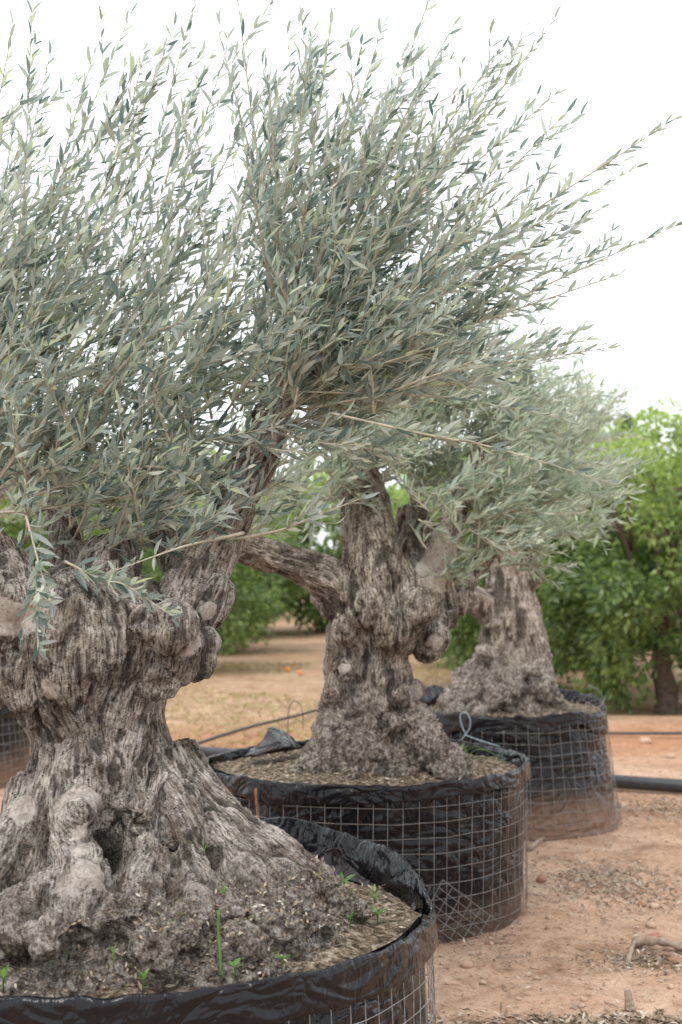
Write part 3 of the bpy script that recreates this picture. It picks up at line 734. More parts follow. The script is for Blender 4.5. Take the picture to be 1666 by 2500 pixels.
hollows1 = [hollow(112, 1975, 3.72, .06, .13, .8, 1, 1.7), hollow(80, 2030, 3.65, .04, .06, 1.5, 1, .8), hollow(256, 1935, 3.62, .045, .11, .7, 1, 1.8), hollow(262, 2010, 3.5, .03, .05, .8, 1, 1.6), hollow(175, 2165, 3.25, .04, .06, 1.2, 1, 1),
            hollow(385, 1960, 3.68, .028, .06, .6, 1, 2.2), hollow(395, 2080, 3.5, .03, .05, .6, 1, 2.2), hollow(495, 1990, 3.68, .032, .06, .9, 1, 1.5), hollow(345, 1780, 3.78, .02, .05, .6, 1, 3), hollow(500, 2130, 3.48, .03, .05, 1.3, 1, .8),
            hollow(420, 2225, 3.2, .025, .05, .7, 1, 1.4), hollow(600, 2060, 3.6, .03, .04, 1.3, 1, .9), hollow(110, 2090, 3.4, .035, .045, 1.4, 1, .8), hollow(275, 1545, 3.72, .018, .03), hollow(375, 1575, 3.8, .03, .03, 2, 1, .6), hollow(255, 1532, 3.74, .02, .03),
            hollow(690, 2130, 3.6, .03, .04, 1.4, 1, .8), hollow(320, 2120, 3.3, .03, .04, 1, 1, 1), hollow(30, 2060, 3.5, .03, .05)]
bones1 = [bone((235, 1800, 3.98), (230, 1400, 3.98), .30, 0), bone((210, 1400, 4.0), (262, 1200, 4.05), .10, .4), bone((390, 1460, 3.98), (510, 1230, 4.04), .13, .35), bone((510, 1230, 4.04), (650, 870, 4.2), .1, .62),
          bone((60, 1400, 3.95), (-70, 1180, 4.0), .10, .4), bone((190, 2100, 3.3), (215, 1780, 3.8), .14, -.5), bone((850, 2118, 3.84), (400, 1760, 3.98), .14, -.6), bone((-60, 2090, 3.55), (85, 1840, 3.93), .14, -.5),
          bone((300, 2150, 3.3), (335, 1800, 3.83), .13, -.5), bone((640, 2140, 3.5), (440, 1830, 3.85), .13, -.5)]
bare1 = [knob(190, 1862, 3.62, .072, 1.2, 1, .9), knob(184, 1915, 3.57, .05, .8, 1, 1.3), knob(192, 1975, 3.48, .045, .9, 1, 1), knob(186, 2035, 3.38, .062), knob(50, 1885, 3.80, .06, 1, 1, 1.3), knob(15, 1420, 3.74, .09, 1.2, 1, .7), knob(310, 1870, 3.66, .045), knob(480, 1400, 3.88, .035), knob(525, 1940, 3.82, .04, 1.8, 1, 1), knob(430, 1480, 3.82, .04), knob(600, 2010, 3.7, .035), knob(440, 2060, 3.5, .04), knob(110, 1590, 3.75, .04)]
w1 = wood('trunk', M['bark_a'], [loft1], limbs1, knobs1, 0.005, bones1, bare1, 0.66,
     dict(cell=.0125, burl=.075, big=.020, lump=.036, bark=.0030, rough=.016, pit=.036), t1, 11, hollows1)

def chips(root, w, n, size, seed, mat, upmin=.25, zmax=9, name='bark_chips'):
    r = np.random.default_rng(seed); _, V, nr, low = w
    ok = np.where((low > .5) & (nr[:, 2] > upmin) & (V[:, 2] < zmax))[0]; k = r.choice(ok, n)
    me = leaves_mesh(name, V[k] + nr[k] * .001, norm(r.normal(size=(n, 3)) + nr[k] * .25), nr[k] + r.normal(0, .5, (n, 3)), size * r.uniform(.3, 1.2, n), r.random(n), mat, LT2, 1.8)
    return tag(link(name, me, root), kind='stuff')
chips(t1, w1, 7000, .016, 1, M['litter']); chips(t1, w1, 900, .016, 2, M['moss'], .1, 9, 'moss_tufts')
c1 = Crown(101, 0.076, 0.031)
def S1(k):
    """points along the right limb"""
    tab = [(505, 1240, 4.02), (552, 1140, 4.06), (595, 1040, 4.10), (630, 950, 4.14), (650, 880, 4.18), (665, 810, 4.2)]
    k = max(0, min(len(tab) - 1.001, k)); i = int(k); t = k - i
    return tuple(tab[i][j] * (1 - t) + tab[i + 1][j] * t for j in range(3))
def br(cr, a, b, **kw): cr.branch(P(*a), P(*b), **kw)
# shoots read off the photograph: start k along the limb, tip (x, y), depth of tip
spec = [(5, 985, 5, 4.3), (5, 1040, 60, 4.35), (4.6, 1275, 45, 4.25), (5, 1165, 95, 4.5), (4.7, 1290, 205, 4.4), (4.2, 1300, 260, 4.0), (4.4, 1568, 262, 4.2), (4, 1550, 520, 4.3), (3.8, 1425, 630, 4.2), (3.5, 1395, 800, 4.0),
        (4.4, 1460, 385, 4.45), (4.0, 1300, 560, 4.5), (3.6, 1330, 760, 4.45), (4.9, 830, 105, 4.2), (5, 715, 100, 4.0), (5, 690, 15, 4.35), (5, 545, -20, 4.1), (5, 500, 60, 4.4), (5, 930, 120, 4.5), (4.6, 1110, 210, 4.0),
        (4.6, 1190, 180, 3.9), (4.0, 1250, 400, 4.0), (4.4, 1060, 330, 4.5), (5, 880, 260, 4.0), (5, 780, 230, 4.5), (4.5, 960, 420, 3.85), (4.2, 1120, 480, 4.3), (4.0, 1080, 620, 3.9), (3.8, 1180, 660, 4.25), (4.6, 620, 200, 3.85),
        (4.4, 560, 330, 3.8), (4.3, 720, 380, 3.8), (4.4, 840, 500, 3.75), (4.0, 930, 640, 3.75), (3.6, 1050, 780, 3.9), (3.4, 1150, 860, 4.3), (4.8, 660, 60, 4.6), (5, 600, 130, 4.6), (4.4, 1380, 480, 4.1), (4.2, 1420, 560, 4.5),
        (3.4, 1240, 830, 4.5), (4.7, 1020, 120, 4.6), (4.8, 880, 60, 4.6), (4.9, 1190, 110, 4.15), (4.9, 760, 60, 4.25)]
for k, tx, ty, tY in spec:
    br(c1, S1(k), (tx, ty, tY), r0=.0075, sag=-.03 if tx < 900 else .035, sub=.29, gap=.098)
# drooping outer shoots in front
br(c1, (700, 900, 4.05), (1290, 960, 3.95), r0=.0030, sag=-.06, sub=.14, side=.8, leafy=.1, own=1.1, gap=.08)
br(c1, (760, 950, 4.0), (1420, 1115, 3.8), r0=.0045, sag=-.09, sub=.14, side=.7, leafy=.12, own=.85, gap=.12)
br(c1, (540, 985, 3.95), (705, 1040, 3.75), r0=.005, sag=.12, sub=.15, side=.8, leafy=.3, gap=.09)
br(c1, (540, 1240, 3.98), (830, 1145, 3.8), r0=.006, sag=.03, sub=.22, side=.8, leafy=.2, own=.9, gap=.07)
br(c1, (560, 1225, 3.9), (262, 1312, 3.62), r0=.0055, sag=.02, sub=.05, side=.3, leafy=.1, own=.6, gap=.2)
br(c1, (150, 1290, 3.8), (395, 1415, 3.55), r0=.0042, sag=-.03, sub=.13, side=.9, leafy=.1, own=2.2, gap=.04)
br(c1, (60, 1185, 3.7), (118, 1385, 3.5), r0=.0032, sag=.02, sub=.08, side=.8, leafy=.1, own=1.2, gap=.08)
br(c1, (85, 1290, 3.6), (88, 1490, 3.5), r0=.003, sag=.0, sub=.12, side=1.0, leafy=.05, own=2.6, gap=.04)
# left part of the crown
left_src = [(-60, 1180, 4.0), (-100, 1000, 4.0), (150, 1230, 4.15), (130, 1080, 4.25), (262, 1245, 4.03), (340, 1120, 4.22), (370, 1210, 4.12), (-110, 880, 4.0)]
spec2 = [(0, 75, 5, 4.0), (7, 120, 105, 4.2), (7, 30, 60, 3.8), (7, 205, 305, 4.0), (7, 215, 125, 4.15), (1, 300, 35, 4.3), (0, 400, 60, 4.1), (3, 450, -10, 4.45), (1, 225, 330, 4.1), (7, 110, 385, 4.0),
         (7, 60, 430, 3.8), (2, 520, 120, 4.4), (1, 340, 230, 4.5), (0, 430, 330, 4.0), (3, 500, 250, 4.2), (1, 300, 420, 3.85), (1, 200, 500, 3.8), (7, 90, 560, 4.3), (4, 590, 380, 3.9), (2, 540, 520, 3.75), (0, 40, 640, 3.7), (0, 340, 620, 3.7),
         (0, 20, 700, 4.4), (1, 170, 640, 3.75), (1, 110, 780, 3.65), (3, 430, 660, 4.5), (4, 640, 520, 4.5), (7, -20, 380, 4.2), (7, 30, 300, 4.4), (0, 190, 450, 4.4), (1, 290, 530, 4.4), (3, 480, 430, 4.35), (2, 640, 300, 4.4), (3, 620, 180, 4.3)]
for k, tx, ty, tY in spec2:
    br(c1, left_src[k], (tx, ty, tY), r0=.0055, sag=.03, sub=.30, gap=.098)
# short dense inner growth that hides the forks
r_ = np.random.default_rng(5)
for i in range(90):
    if i > 78: sx, sy = r_.uniform(640, 960), r_.uniform(850, 960)
    elif i < 58: sx, sy = r_.uniform(-40, 500), r_.uniform(1020, 1290)
    else: sx, sy = r_.uniform(430, 800), r_.uniform(780, 1010)
    sY = r_.uniform(3.85, 4.35) if i < 58 else r_.uniform(3.95, 4.4)
    a = r_.uniform(-.5, 2.0); L = r_.uniform(130, 360)
    tx, ty = sx + L * math.cos(a), sy - L * math.sin(a) * (1 if a > 0 else .6)
    if ty > 1300: ty = 1300 - r_.uniform(0, 60)
    br(c1, (sx, sy, sY), (tx, ty, sY + r_.uniform(-.4, .25)), r0=.0045, sub=.2, gap=.05, leafy=.1)
# shoots that fill the fan between the long ones
for i in range(14):
    k = r_.uniform(2.6, 5); s_ = S1(k); a = math.radians(r_.uniform(5, 72)); L = r_.uniform(360, 820)
    br(c1, s_, (s_[0] + L * math.cos(a), s_[1] - L * math.sin(a), 4.2 + r_.uniform(-.5, .45)), r0=.005, sag=.02, sub=.3, gap=.09, leafy=.3)
for i in range(28):
    sx, sy = r_.uniform(-200, 560), r_.uniform(830, 1160); a = math.radians(r_.uniform(42, 72)); L = r_.uniform(280, 640)
    br(c1, (sx, sy, r_.uniform(3.9, 4.4)), (sx + L * math.cos(a), sy - L * math.sin(a), 4.1 + r_.uniform(-.5, .4)), r0=.0042, sag=.03, sub=.26, gap=.10, leafy=.15)
for i in range(20):      # sprays in the upper middle of the crown
    sx, sy = r_.uniform(200, 760), r_.uniform(330, 760); a = math.radians(r_.uniform(48, 82)); L = r_.uniform(200, 340)
    br(c1, (sx, sy, r_.uniform(3.9, 4.5)), (sx + L * math.cos(a), sy - L * math.sin(a), 4.2 + r_.uniform(-.4, .4)), r0=.003, sag=.02, sub=.2, gap=.08, leafy=.05)
for i in range(16):      # foliage that closes the fork of the right limb
    sx, sy = r_.uniform(610, 800), r_.uniform(880, 1040); a = r_.uniform(-.9, 1.2); L = r_.uniform(90, 200)
    br(c1, (sx, sy, r_.uniform(4.0, 4.4)), (sx + L * math.cos(a), sy - L * math.sin(a), r_.uniform(4.0, 4.4)), r0=.003, sub=.14, gap=.06, leafy=.05)
n1 = c1.build(t1, M['olive_leaf'], M['twig'], LT, 300)

# ================================================================== OLIVE TREE 2 (middle)
t2 = empty('olive_tree', (0.14, 6.2, 0.6), 'old olive tree in the middle planter with a long limb reaching left', 'olive tree', 'old olive trees in mesh planters')
def loft_px(tab, Yc, hdk):
    out = []
    for yd, xl, xr, hd in tab:
        a = P(xl, yd, Yc); b = P(xr, yd, Yc); out.append((a[2], a[0], b[0], Yc, hd if hd else (b[0] - a[0]) / 2 * hdk))
    return out
loft2 = loft_px([(1830, 640, 1085, .40), (1790, 670, 1068, .36), (1740, 712, 1040, .34), (1700, 732, 1008, .29), (1650, 748, 962, 0), (1600, 748, 955, 0), (1550, 750, 955, 0), (1505, 762, 950, 0), (1485, 765, 985, 0), (1450, 762, 1010, 0),
                 (1400, 765, 1035, 0), (1350, 790, 1035, 0), (1310, 810, 1010, 0), (1285, 840, 980, 0)], 6.2, 0.95)
limbs2 = [limb((850, 1380, 6.1, .16), (858, 1290, 6.08, .135), (850, 1220, 6.1, .11), (838, 1150, 6.15, .10), (825, 1080, 6.2, .08), (815, 1000, 6.25, .05), (810, 930, 6.3, .03)),
          limb((860, 1400, 6.15, .13), (780, 1345, 6.1, .10), (690, 1300, 6.08, .075), (600, 1270, 6.05, .068), (540, 1250, 6.0, .06), (430, 1200, 6.0, .05), (300, 1120, 6.0, .03)),
          limb((985, 1400, 6.2, .13), (1000, 1300, 6.15, .075), (1030, 1220, 6.15, .06), (1060, 1150, 6.2, .055), (1090, 1080, 6.25, .045), (1110, 1000, 6.3, .025)),
          limb((930, 1350, 6.35, .13), (955, 1250, 6.45, .10), (945, 1170, 6.5, .07)),
          limb((1030, 1390, 6.3, .08), (1100, 1300, 6.4, .05), (1180, 1200, 6.5, .03)),
          limb((950, 1640, 6.05, .09), (985, 1700, 5.95, .08), (1030, 1760, 5.9, .07), (1060, 1800, 5.9, .04)),
          limb((780, 1650, 6.1, .10), (750, 1730, 6.0, .09), (700, 1790, 5.9, .06))]
knobs2 = [knob(800, 1450, 6.05, .07), knob(1000, 1465, 6.1, .075), knob(980, 1490, 6.1, .06), knob(1030, 1420, 6.15, .06), knob(900, 1440, 5.98, .10), knob(850, 1400, 5.98, .09), knob(950, 1400, 6.0, .10), knob(780, 1390, 6.1, .08),
          knob(740, 1370, 6.15, .05), knob(925, 1600, 6.0, .05), knob(955, 1590, 6.1, .05), knob(790, 1540, 6.0, .05), knob(905, 1660, 5.96, .05), knob(960, 1700, 5.95, .045), knob(760, 1600, 6.05, .05), knob(870, 1730, 5.82, .045), knob(810, 1780, 5.8, .05)]
bones2 = [bone((860, 1800, 6.2), (880, 1400, 6.15), .25, 0), bone((870, 1400, 6.1), (815, 1000, 6.25), .16, .5), bone((860, 1390, 6.15), (540, 1250, 6.0), .14, .5), bone((985, 1400, 6.2), (1100, 1050, 6.25), .12, .5)]
bare2 = [knob(915, 1650, 5.84, .05), knob(955, 1700, 5.82, .05), knob(790, 1535, 5.95, .03), knob(1000, 1475, 6.03, .04), knob(1010, 1290, 6.08, .11, 1, 1, 1.5), knob(875, 1725, 5.7, .04), knob(955, 1590, 6.06, .04)]
w2 = wood('trunk', M['bark_b'], [loft2], limbs2, knobs2, 0.0085, bones2, bare2, 0.86, dict(cell=.019, burl=.085, big=.022, lump=.042, bark=.0045, rough=.016, pit=.03), t2, 6)
chips(t2, w2, 1500, .016, 3, M['litter'])
c2 = Crown(202, 0.080, 0.030, (0.55, 0, .45))
src2 = [(825, 1080, 6.2), (815, 1010, 6.25), (1060, 1150, 6.2), (1105, 1020, 6.3), (1150, 1240, 6.45), (945, 1170, 6.5), (810, 940, 6.3), (540, 1250, 6.0), (420, 1190, 6.0)]
spec3 = [(6, 1290, 900, 6.3), (3, 1340, 960, 6.4), (2, 1400, 1000, 6.2), (3, 1270, 850, 6.6), (2, 1465, 1130, 6.3), (4, 1400, 1200, 6.3), (4, 1290, 1270, 6.1), (2, 1350, 1180, 6.0), (2, 1430, 1060, 6.6), (3, 1380, 930, 6.6),
         (1, 1180, 820, 6.5), (1, 1120, 760, 6.2), (6, 1040, 700, 6.4), (6, 960, 680, 6.6), (5, 1100, 900, 6.7), (1, 980, 800, 6.0), (0, 1010, 900, 6.0), (2, 1210, 980, 6.0), (2, 1240, 1080, 5.9), (4, 1230, 1200, 6.0),
         (4, 1330, 1140, 6.7), (4, 1180, 1120, 6.2), (3, 1180, 900, 6.1), (0, 930, 1000, 6.0), (0, 740, 950, 6.2), (0, 700, 1050, 6.3), (1, 760, 800, 6.5), (7, 680, 1130, 6.2), (7, 620, 1150, 6.0), (8, 480, 1000, 6.2), (8, 380, 900, 6.2),
         (7, 560, 950, 6.3), (8, 300, 1000, 6.3), (5, 1000, 1060, 6.3), (5, 1080, 1060, 6.8), (2, 1300, 1040, 6.1), (6, 1190, 740, 6.5), (6, 1300, 800, 6.5), (0, 760, 1160, 6.4), (0, 690, 1180, 6.5), (5, 1090, 640, 6.6), (6, 1240, 660, 6.3), (3, 1330, 860, 6.2), (3, 1230, 780, 6.3), (6, 900, 760, 6.3), (1, 1050, 840, 6.1), (5, 950, 900, 6.6), (3, 1290, 940, 6.0), (1, 1000, 960, 6.0), (0, 900, 920, 6.1), (3, 1150, 960, 6.0), (5, 1000, 980, 6.3), (2, 1390, 1090, 6.2), (2, 1320, 1120, 6.2), (3, 1400, 900, 6.8)]
for k, tx, ty, tY in spec3:
    br(c2, src2[k], (tx, ty, tY), r0=.009, sag=.05, sub=.36, gap=.07)
r_ = np.random.default_rng(6)
for i in range(74):
    sx, sy = r_.uniform(760, 1180), r_.uniform(900, 1200)
    if i % 5 == 0: sx, sy = r_.uniform(1020, 1140), r_.uniform(1200, 1310)
    if i % 7 == 0: sx, sy = r_.uniform(620, 800), r_.uniform(1090, 1180)
    a = r_.uniform(-.1, 2.0); L = r_.uniform(100, 260)
    if 770 < sx < 940 and sy > 1080: sy -= 110
    br(c2, (sx, sy, r_.uniform(6.1, 6.7)), (sx + L * math.cos(a), sy - L * math.sin(a), r_.uniform(6.0, 6.6)), r0=.005, sub=.24, gap=.07, leafy=.1)
for tx, ty in ((1010, 1335), (1060, 1345), (1085, 1320), (1120, 1290), (1050, 1280), (1010, 1300)):
    br(c2, (1045, 1335, 6.1), (tx, ty - 12, 5.98), r0=.004, sub=.12, gap=.04, leafy=.0)
for i in range(56):
    sx, sy = (r_.uniform(740, 930), r_.uniform(1000, 1120)) if i % 4 < 2 else (r_.uniform(600, 800), r_.uniform(940, 1180)) if i % 4 == 2 else (r_.uniform(940, 1180), r_.uniform(1120, 1270))
    if 0: sx, sy = (r_.uniform(740, 930), r_.uniform(1000, 1110)) if i % 2 else (r_.uniform(940, 1180), r_.uniform(1120, 1270))
    a = r_.uniform(-.7, 2.6); L = r_.uniform(60, 170)
    br(c2, (sx, sy, r_.uniform(5.85, 6.05)), (sx + L * math.cos(a), sy - L * math.sin(a), r_.uniform(5.75, 6.1)), r0=.004, sub=.16, gap=.06, leafy=.05)
n2 = c2.build(t2, M['olive_leaf_b'], M['twig'], LT, 300)

# ================================================================== OLIVE TREE 3 (rear right)
t3 = empty('olive_tree', (0.97, 8.1, 0.65), 'olive tree with a straight trunk in the farthest planter', 'olive tree', 'old olive trees in mesh planters')
loft3 = loft_px([(1660, 1010, 1310, .30), (1620, 1025, 1298, .28), (1590, 1050, 1288, .25), (1545, 1072, 1275, 0), (1500, 1100, 1262, 0), (1450, 1103, 1255, 0), (1400, 1105, 1243, 0), (1350, 1112, 1226, 0), (1300, 1120, 1225, 0), (1240, 1125, 1215, 0)], 8.1, 0.95)
limbs3 = [limb((1130, 1400, 8.05, .11), (1090, 1375, 8.0, .07), (1068, 1365, 7.95, .045)), limb((1170, 1300, 8.1, .12), (1150, 1200, 8.1, .08), (1120, 1100, 8.1, .05), (1100, 1000, 8.1, .03)),
          limb((1190, 1300, 8.15, .11), (1230, 1220, 8.2, .07), (1280, 1120, 8.25, .045), (1310, 1020, 8.3, .025)), limb((1215, 1330, 8.1, .07), (1245, 1310, 8.1, .05)),
          limb((1080, 1560, 8.0, .1), (1050, 1610, 7.9, .09), (1030, 1650, 7.85, .06)), limb((1220, 1550, 8.0, .1), (1270, 1610, 7.95, .07), (1300, 1650, 7.9, .04)), limb((1150, 1560, 7.95, .12), (1160, 1640, 7.8, .10))]
knobs3 = [knob(1080, 1590, 7.9, .08), knob(1240, 1590, 7.9, .08), knob(1160, 1600, 7.82, .09), knob(1115, 1500, 8.0, .06), knob(1235, 1480, 8.0, .06), knob(1130, 1430, 8.0, .06), knob(1100, 1640, 7.8, .06), knob(1220, 1640, 7.8, .06)]
bones3 = [bone((1170, 1620, 8.1), (1170, 1250, 8.1), .3, 0)]
w3 = wood('trunk', M['bark_c'], [loft3], limbs3, knobs3, 0.013, bones3, [knob(1080, 1600, 7.85, .05), knob(1110, 1640, 7.75, .06)], 0.95, dict(cell=.026, burl=.10, big=.03, lump=.05, bark=.006, rough=.018, pit=.04), t3, 2)
c3 = Crown(303, 0.080, 0.034, (0.5, 0, .5))
r_ = np.random.default_rng(8)
src3 = [(1150, 1200, 8.1), (1110, 1060, 8.1), (1230, 1220, 8.2), (1290, 1090, 8.25), (1310, 1020, 8.3)]
for i in range(46):
    s = src3[i % 5]; a = r_.uniform(-.25, 2.3); L = r_.uniform(120, 330)
    tx, ty = s[0] + L * math.cos(a) * .95, s[1] - L * math.sin(a) * (.75)
    tx = min(tx, 1440); ty = min(ty, 1280)
    br(c3, s, (tx, ty, 8.1 + r_.uniform(-.5, .6)), r0=.009, sag=.03, sub=.36, gap=.085)
n3 = c3.build(t3, M['olive_leaf_b'], M['twig'], LT2, 60)

# ================================================================== OLIVE TREE 4 (left edge, mostly hidden)
t4 = empty('olive_tree', (p4[0], p4[1], 0.55), 'olive tree behind the thickest trunk at the left edge, mostly hidden by nearer leaves', 'olive tree', 'old olive trees in mesh planters')
q4 = np.array([p4[0], p4[1], 0.5])
L4 = [[(*(q4 + [0, 0, -.05]), .36), (*(q4 + [0, 0, .15]), .24), (*(q4 + [.05, 0, .5]), .18), (*(q4 + [0, 0, .9]), .2), (*(q4 + [-.1, 0, 1.1]), .12)],
      [(*(q4 + [0, 0, .8]), .15), (*(q4 + [.35, 0, 1.15]), .08), (*(q4 + [.6, 0, 1.5]), .04)], [(*(q4 + [0, 0, .8]), .15), (*(q4 + [-.3, .1, 1.2]), .08), (*(q4 + [-.4, .1, 1.6]), .04)]]
wood('trunk', M['bark_c'], [], L4, [(*(q4 + [.1, -.1, .8]), .12)], 0.018, [((q4), (q4 + [0, 0, 1.0]), .3, 0)], [], 0.7, dict(cell=.04, burl=.12, big=.03, lump=.05, bark=.010, rough=.016, pit=.03), t4, 2)
c4 = Crown(404, 0.074, 0.036)
for i in range(40):
    s = q4 + [(.55, 0, 1.4), (-.35, .1, 1.5), (.1, 0, 1.1), (.3, 0, 1.2)][i % 4]; a = r_.uniform(-.2, 2.8); L = r_.uniform(.5, 1.25)
    c4.branch(s, s + np.array([L * math.cos(a), r_.uniform(-.5, .5), L * math.sin(a)]), r0=.009, sub=.36, gap=.1)
n4 = c4.build(t4, M['olive_leaf_b'], M['twig'], LT2, 0)
print('LEAVES', n1, n2, n3, n4)

# ================================================================== ORANGE TREES
def orange_variant(seed, H=2.7, R=1.25, n=11000, skirt=0.15, leaf=.085):
    r = np.random.default_rng(seed)
    ncl = 230; u = norm(r.normal(size=(ncl, 3))); rad = r.uniform(.45, 1.0, ncl) ** .5
    zc = (H + skirt) / 2; hz = (H - skirt) / 2
    cl = u * rad[:, None] * np.array([R * .86, R * .86, hz * .88]) + [0, 0, zc]
    cl += 0.12 * r.normal(size=(ncl, 3))
    k = r.integers(0, ncl, n); off = norm(r.normal(size=(n, 3))) * (r.uniform(0, 1, n)[:, None] ** .45) * r.uniform(.16, .36, ncl)[k][:, None]
    p = cl[k] + off * [1, 1, .85]
    out = norm(p - [0, 0, zc * .9]); p[:, 2] = np.maximum(p[:, 2], .06)
    d = norm(out * .5 + norm(off) * .6 + [0, 0, -.35] + r.normal(0, .45, (n, 3))); nm = norm(out * .75 + [0, 0, .35] + r.normal(0, .65, (n, 3)))
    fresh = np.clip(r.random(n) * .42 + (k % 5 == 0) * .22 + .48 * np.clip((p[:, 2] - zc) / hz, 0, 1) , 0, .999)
    ok = (np.hypot(p[:, 0], p[:, 1]) > .42) | (p[:, 2] > .62) | (seed != 1)
    ok &= ~((seed == 1) & (p[:, 2] < .5 + r.uniform(0, .16, n)) & (np.abs(p @ np.array([.955, -.295, 0])) < .26)); p, d, nm, k = p[ok], d[ok], nm[ok], k[ok]; n = len(p); fresh = fresh[ok]
    me = leaves_mesh('crown', p, d, nm, leaf * r.uniform(.6, 1.15, n), fresh, M['orange_leaf'], LT2, 2.1)
    A = Acc(); A.tube(spline([(0, 0, -.1), (.02, 0, .2), (-.03, .02, .5), (.03, 0, .9)], 12), np.linspace(.125, .085, 12), 10)
    B = []
    for j in range(6):
        a = j * 1.05 + r.uniform(0, .4); e = np.array([math.cos(a) * R * .55, math.sin(a) * R * .55, H * .72]); b0 = np.array([.0, 0, .55 + .05 * j])
        Bb = Acc(); Bb.tube(spline([b0, b0 * .5 + e * .45 + [0, 0, -.1], e], 12), np.linspace(.05, .012, 12), 6); B.append(Bb)
        for q in range(3):
            f = e + np.array([math.cos(a + q - 1), math.sin(a + q - 1), .6]) * R * .3
            Bb.tube(spline([b0 * .4 + e * .6, (b0 * .4 + e * .6 + f) / 2 + [0, 0, .05], f], 6), np.linspace(.02, .006, 6), 5)
    fr = [cl[r.integers(0, ncl)] * 1.0 + 0.26 * norm(r.normal(size=3)) for _ in range(0)]
    return me, A.mesh('orange_trunk', M['orange_wood']), [b.mesh('orange_limb', M['orange_wood']) for b in B], fr
def blob_mesh(name, mat, r=1.0, sub=2, seed=0, amp=.15, sc=(1, 1, 1), fr=1.4):
    bm = bmesh.new(); bmesh.ops.create_icosphere(bm, subdivisions=sub, radius=1)
    V = np.array([v.co[:] for v in bm.verts]); T = np.array([[v.index for v in f.verts] for f in bm.faces]); bm.free()
    V = V * (1 + amp * fbm(V * fr + seed, 3, seed))[:, None] * np.array(sc) * r
    return mesh_np(name, V, None, T, mat)
fruit_me = blob_mesh('orange_fruit', M['fruit'], .031, 2, 1, .03)
OV = [orange_variant(1, 3.0, 1.5, 34000, .0, .094), orange_variant(2, 3.0, 1.5, 25000, .0), orange_variant(3, 2.6, 1.2, 12000)]
OV_low = [orange_variant(11, 2.9, 1.45, 7500, -.05, .15)]
def orange_tree(x, y, rz, sc, v, label, low=False, fruits=True):
    crown, tr, lm, fr = (OV_low if low else OV)[v % (1 if low else 3)]
    t = empty('orange_tree', (x, y, gz(x, y)), label, 'orange tree', 'orange trees behind the olives')
    t.rotation_euler = (0, 0, rz); t.scale = (sc, sc, sc)
    for nm_, me in [('crown', crown), ('trunk', tr)] + [('limb', l) for l in lm]:
        o = bpy.data.objects.new(nm_, me); COL.objects.link(o); o.parent = t
    if fruits:
        for f in fr:
            o = bpy.data.objects.new('orange_fruit', fruit_me); COL.objects.link(o); o.parent = t; o.location = f
orange_tree(3.12, 13.75, 0.3, 0.99, 0, 'nearest orange tree, its brown trunk standing at the right picture edge')
orange_tree(1.9, 15.6, 1.9, 1.04, 1, 'orange tree showing left of the one with the bare brown trunk')
orange_tree(4.7, 16.5, 2.9, 1.06, 1, 'taller orange tree behind the nearest one, rising at the right edge')
orange_tree(1.95, 18.9, 4.1, 1.0, 2, 'orange tree behind the farthest planter, seen left of its trunk')
orange_tree(3.3, 19.6, 5.1, 1.08, 0, 'orange tree in the second line behind the farthest olive')
orange_tree(-1.85, 18.6, 0.9, 0.98, 2, 'round orange tree with leaves to the ground under the reaching olive limb')
orange_tree(-2.0, 22.4, 2.2, 1.0, 0, 'orange tree just behind the round one under the reaching limb')
orange_tree(-4.3, 17.5, 3.2, 1.05, 1, 'orange tree glimpsed through leaves left of the thickest trunk')
orange_tree(-5.2, 21.5, 1.2, 1.1, 0, 'orange tree farther left, behind the leaves at the left edge')
orange_tree(-2.1, 26.5, 4.4, 1.05, 1, 'orange tree closing the left row beyond the olive limb', True, False)
orange_tree(2.0, 23.0, 0.1, 1.05, 0, 'orange tree deep in the right row, hidden mostly by trunks', True, False)
r_ = np.random.default_rng(3)
for i, xx in enumerate((-9.2, -6.8, -4.5, -2.3, -0.2, 2.0, 4.3, 6.8, 9.6)):
    orange_tree(xx + r_.uniform(-.4, .4), 27.5 + r_.uniform(-1, 1.5), r_.uniform(0, 6), r_.uniform(1.1, 1.3), i,
                ['far orange tree at the left end of the last row', 'far orange tree second from the left in the last row', 'far orange tree third from the left in the last row', 'far orange tree closing the gap left of the middle trunk',
                 'far orange tree behind the middle olive trunk', 'far orange tree between the middle and rear olives', 'far orange tree behind the right orange trees', 'far orange tree in the last row, beyond the right edge trees', 'far orange tree at the right end of the last row'][i], True, False)
def far_wood():
    r = np.random.default_rng(9); n = 36000; cx = np.arange(-17, 18, 1.9) + r.uniform(-.5, .5, 19); k = r.integers(0, len(cx), n)
    u = norm(r.normal(size=(n, 3))) * r.uniform(.5, 1, n)[:, None] ** .5
    hh = r.uniform(1.35, 1.75, len(cx))[k]
    p = np.stack([cx[k] + u[:, 0] * 1.6, 34 + (k % 3) * .8 + u[:, 1] * 1.5, hh * .96 + u[:, 2] * hh], -1)
    low_ = r.random(n) < .35; p[low_, 2] = r.uniform(0, 1.3, low_.sum()); p[low_, 0] = r.uniform(-17, 18, low_.sum())
    me = leaves_mesh('far_grove', p, norm(u + r.normal(0, .5, (n, 3))), norm(u + [0, 0, .8] + r.normal(0, .4, (n, 3))), .2 * r.uniform(.6, 1.2, n), r.random(n) * .8, M['orange_leaf'], LT2, 2.0)
    tag(link('far_grove', me), 'green mass of orange trees closing the view far behind the rows', 'grove', None, 'stuff')
far_wood()
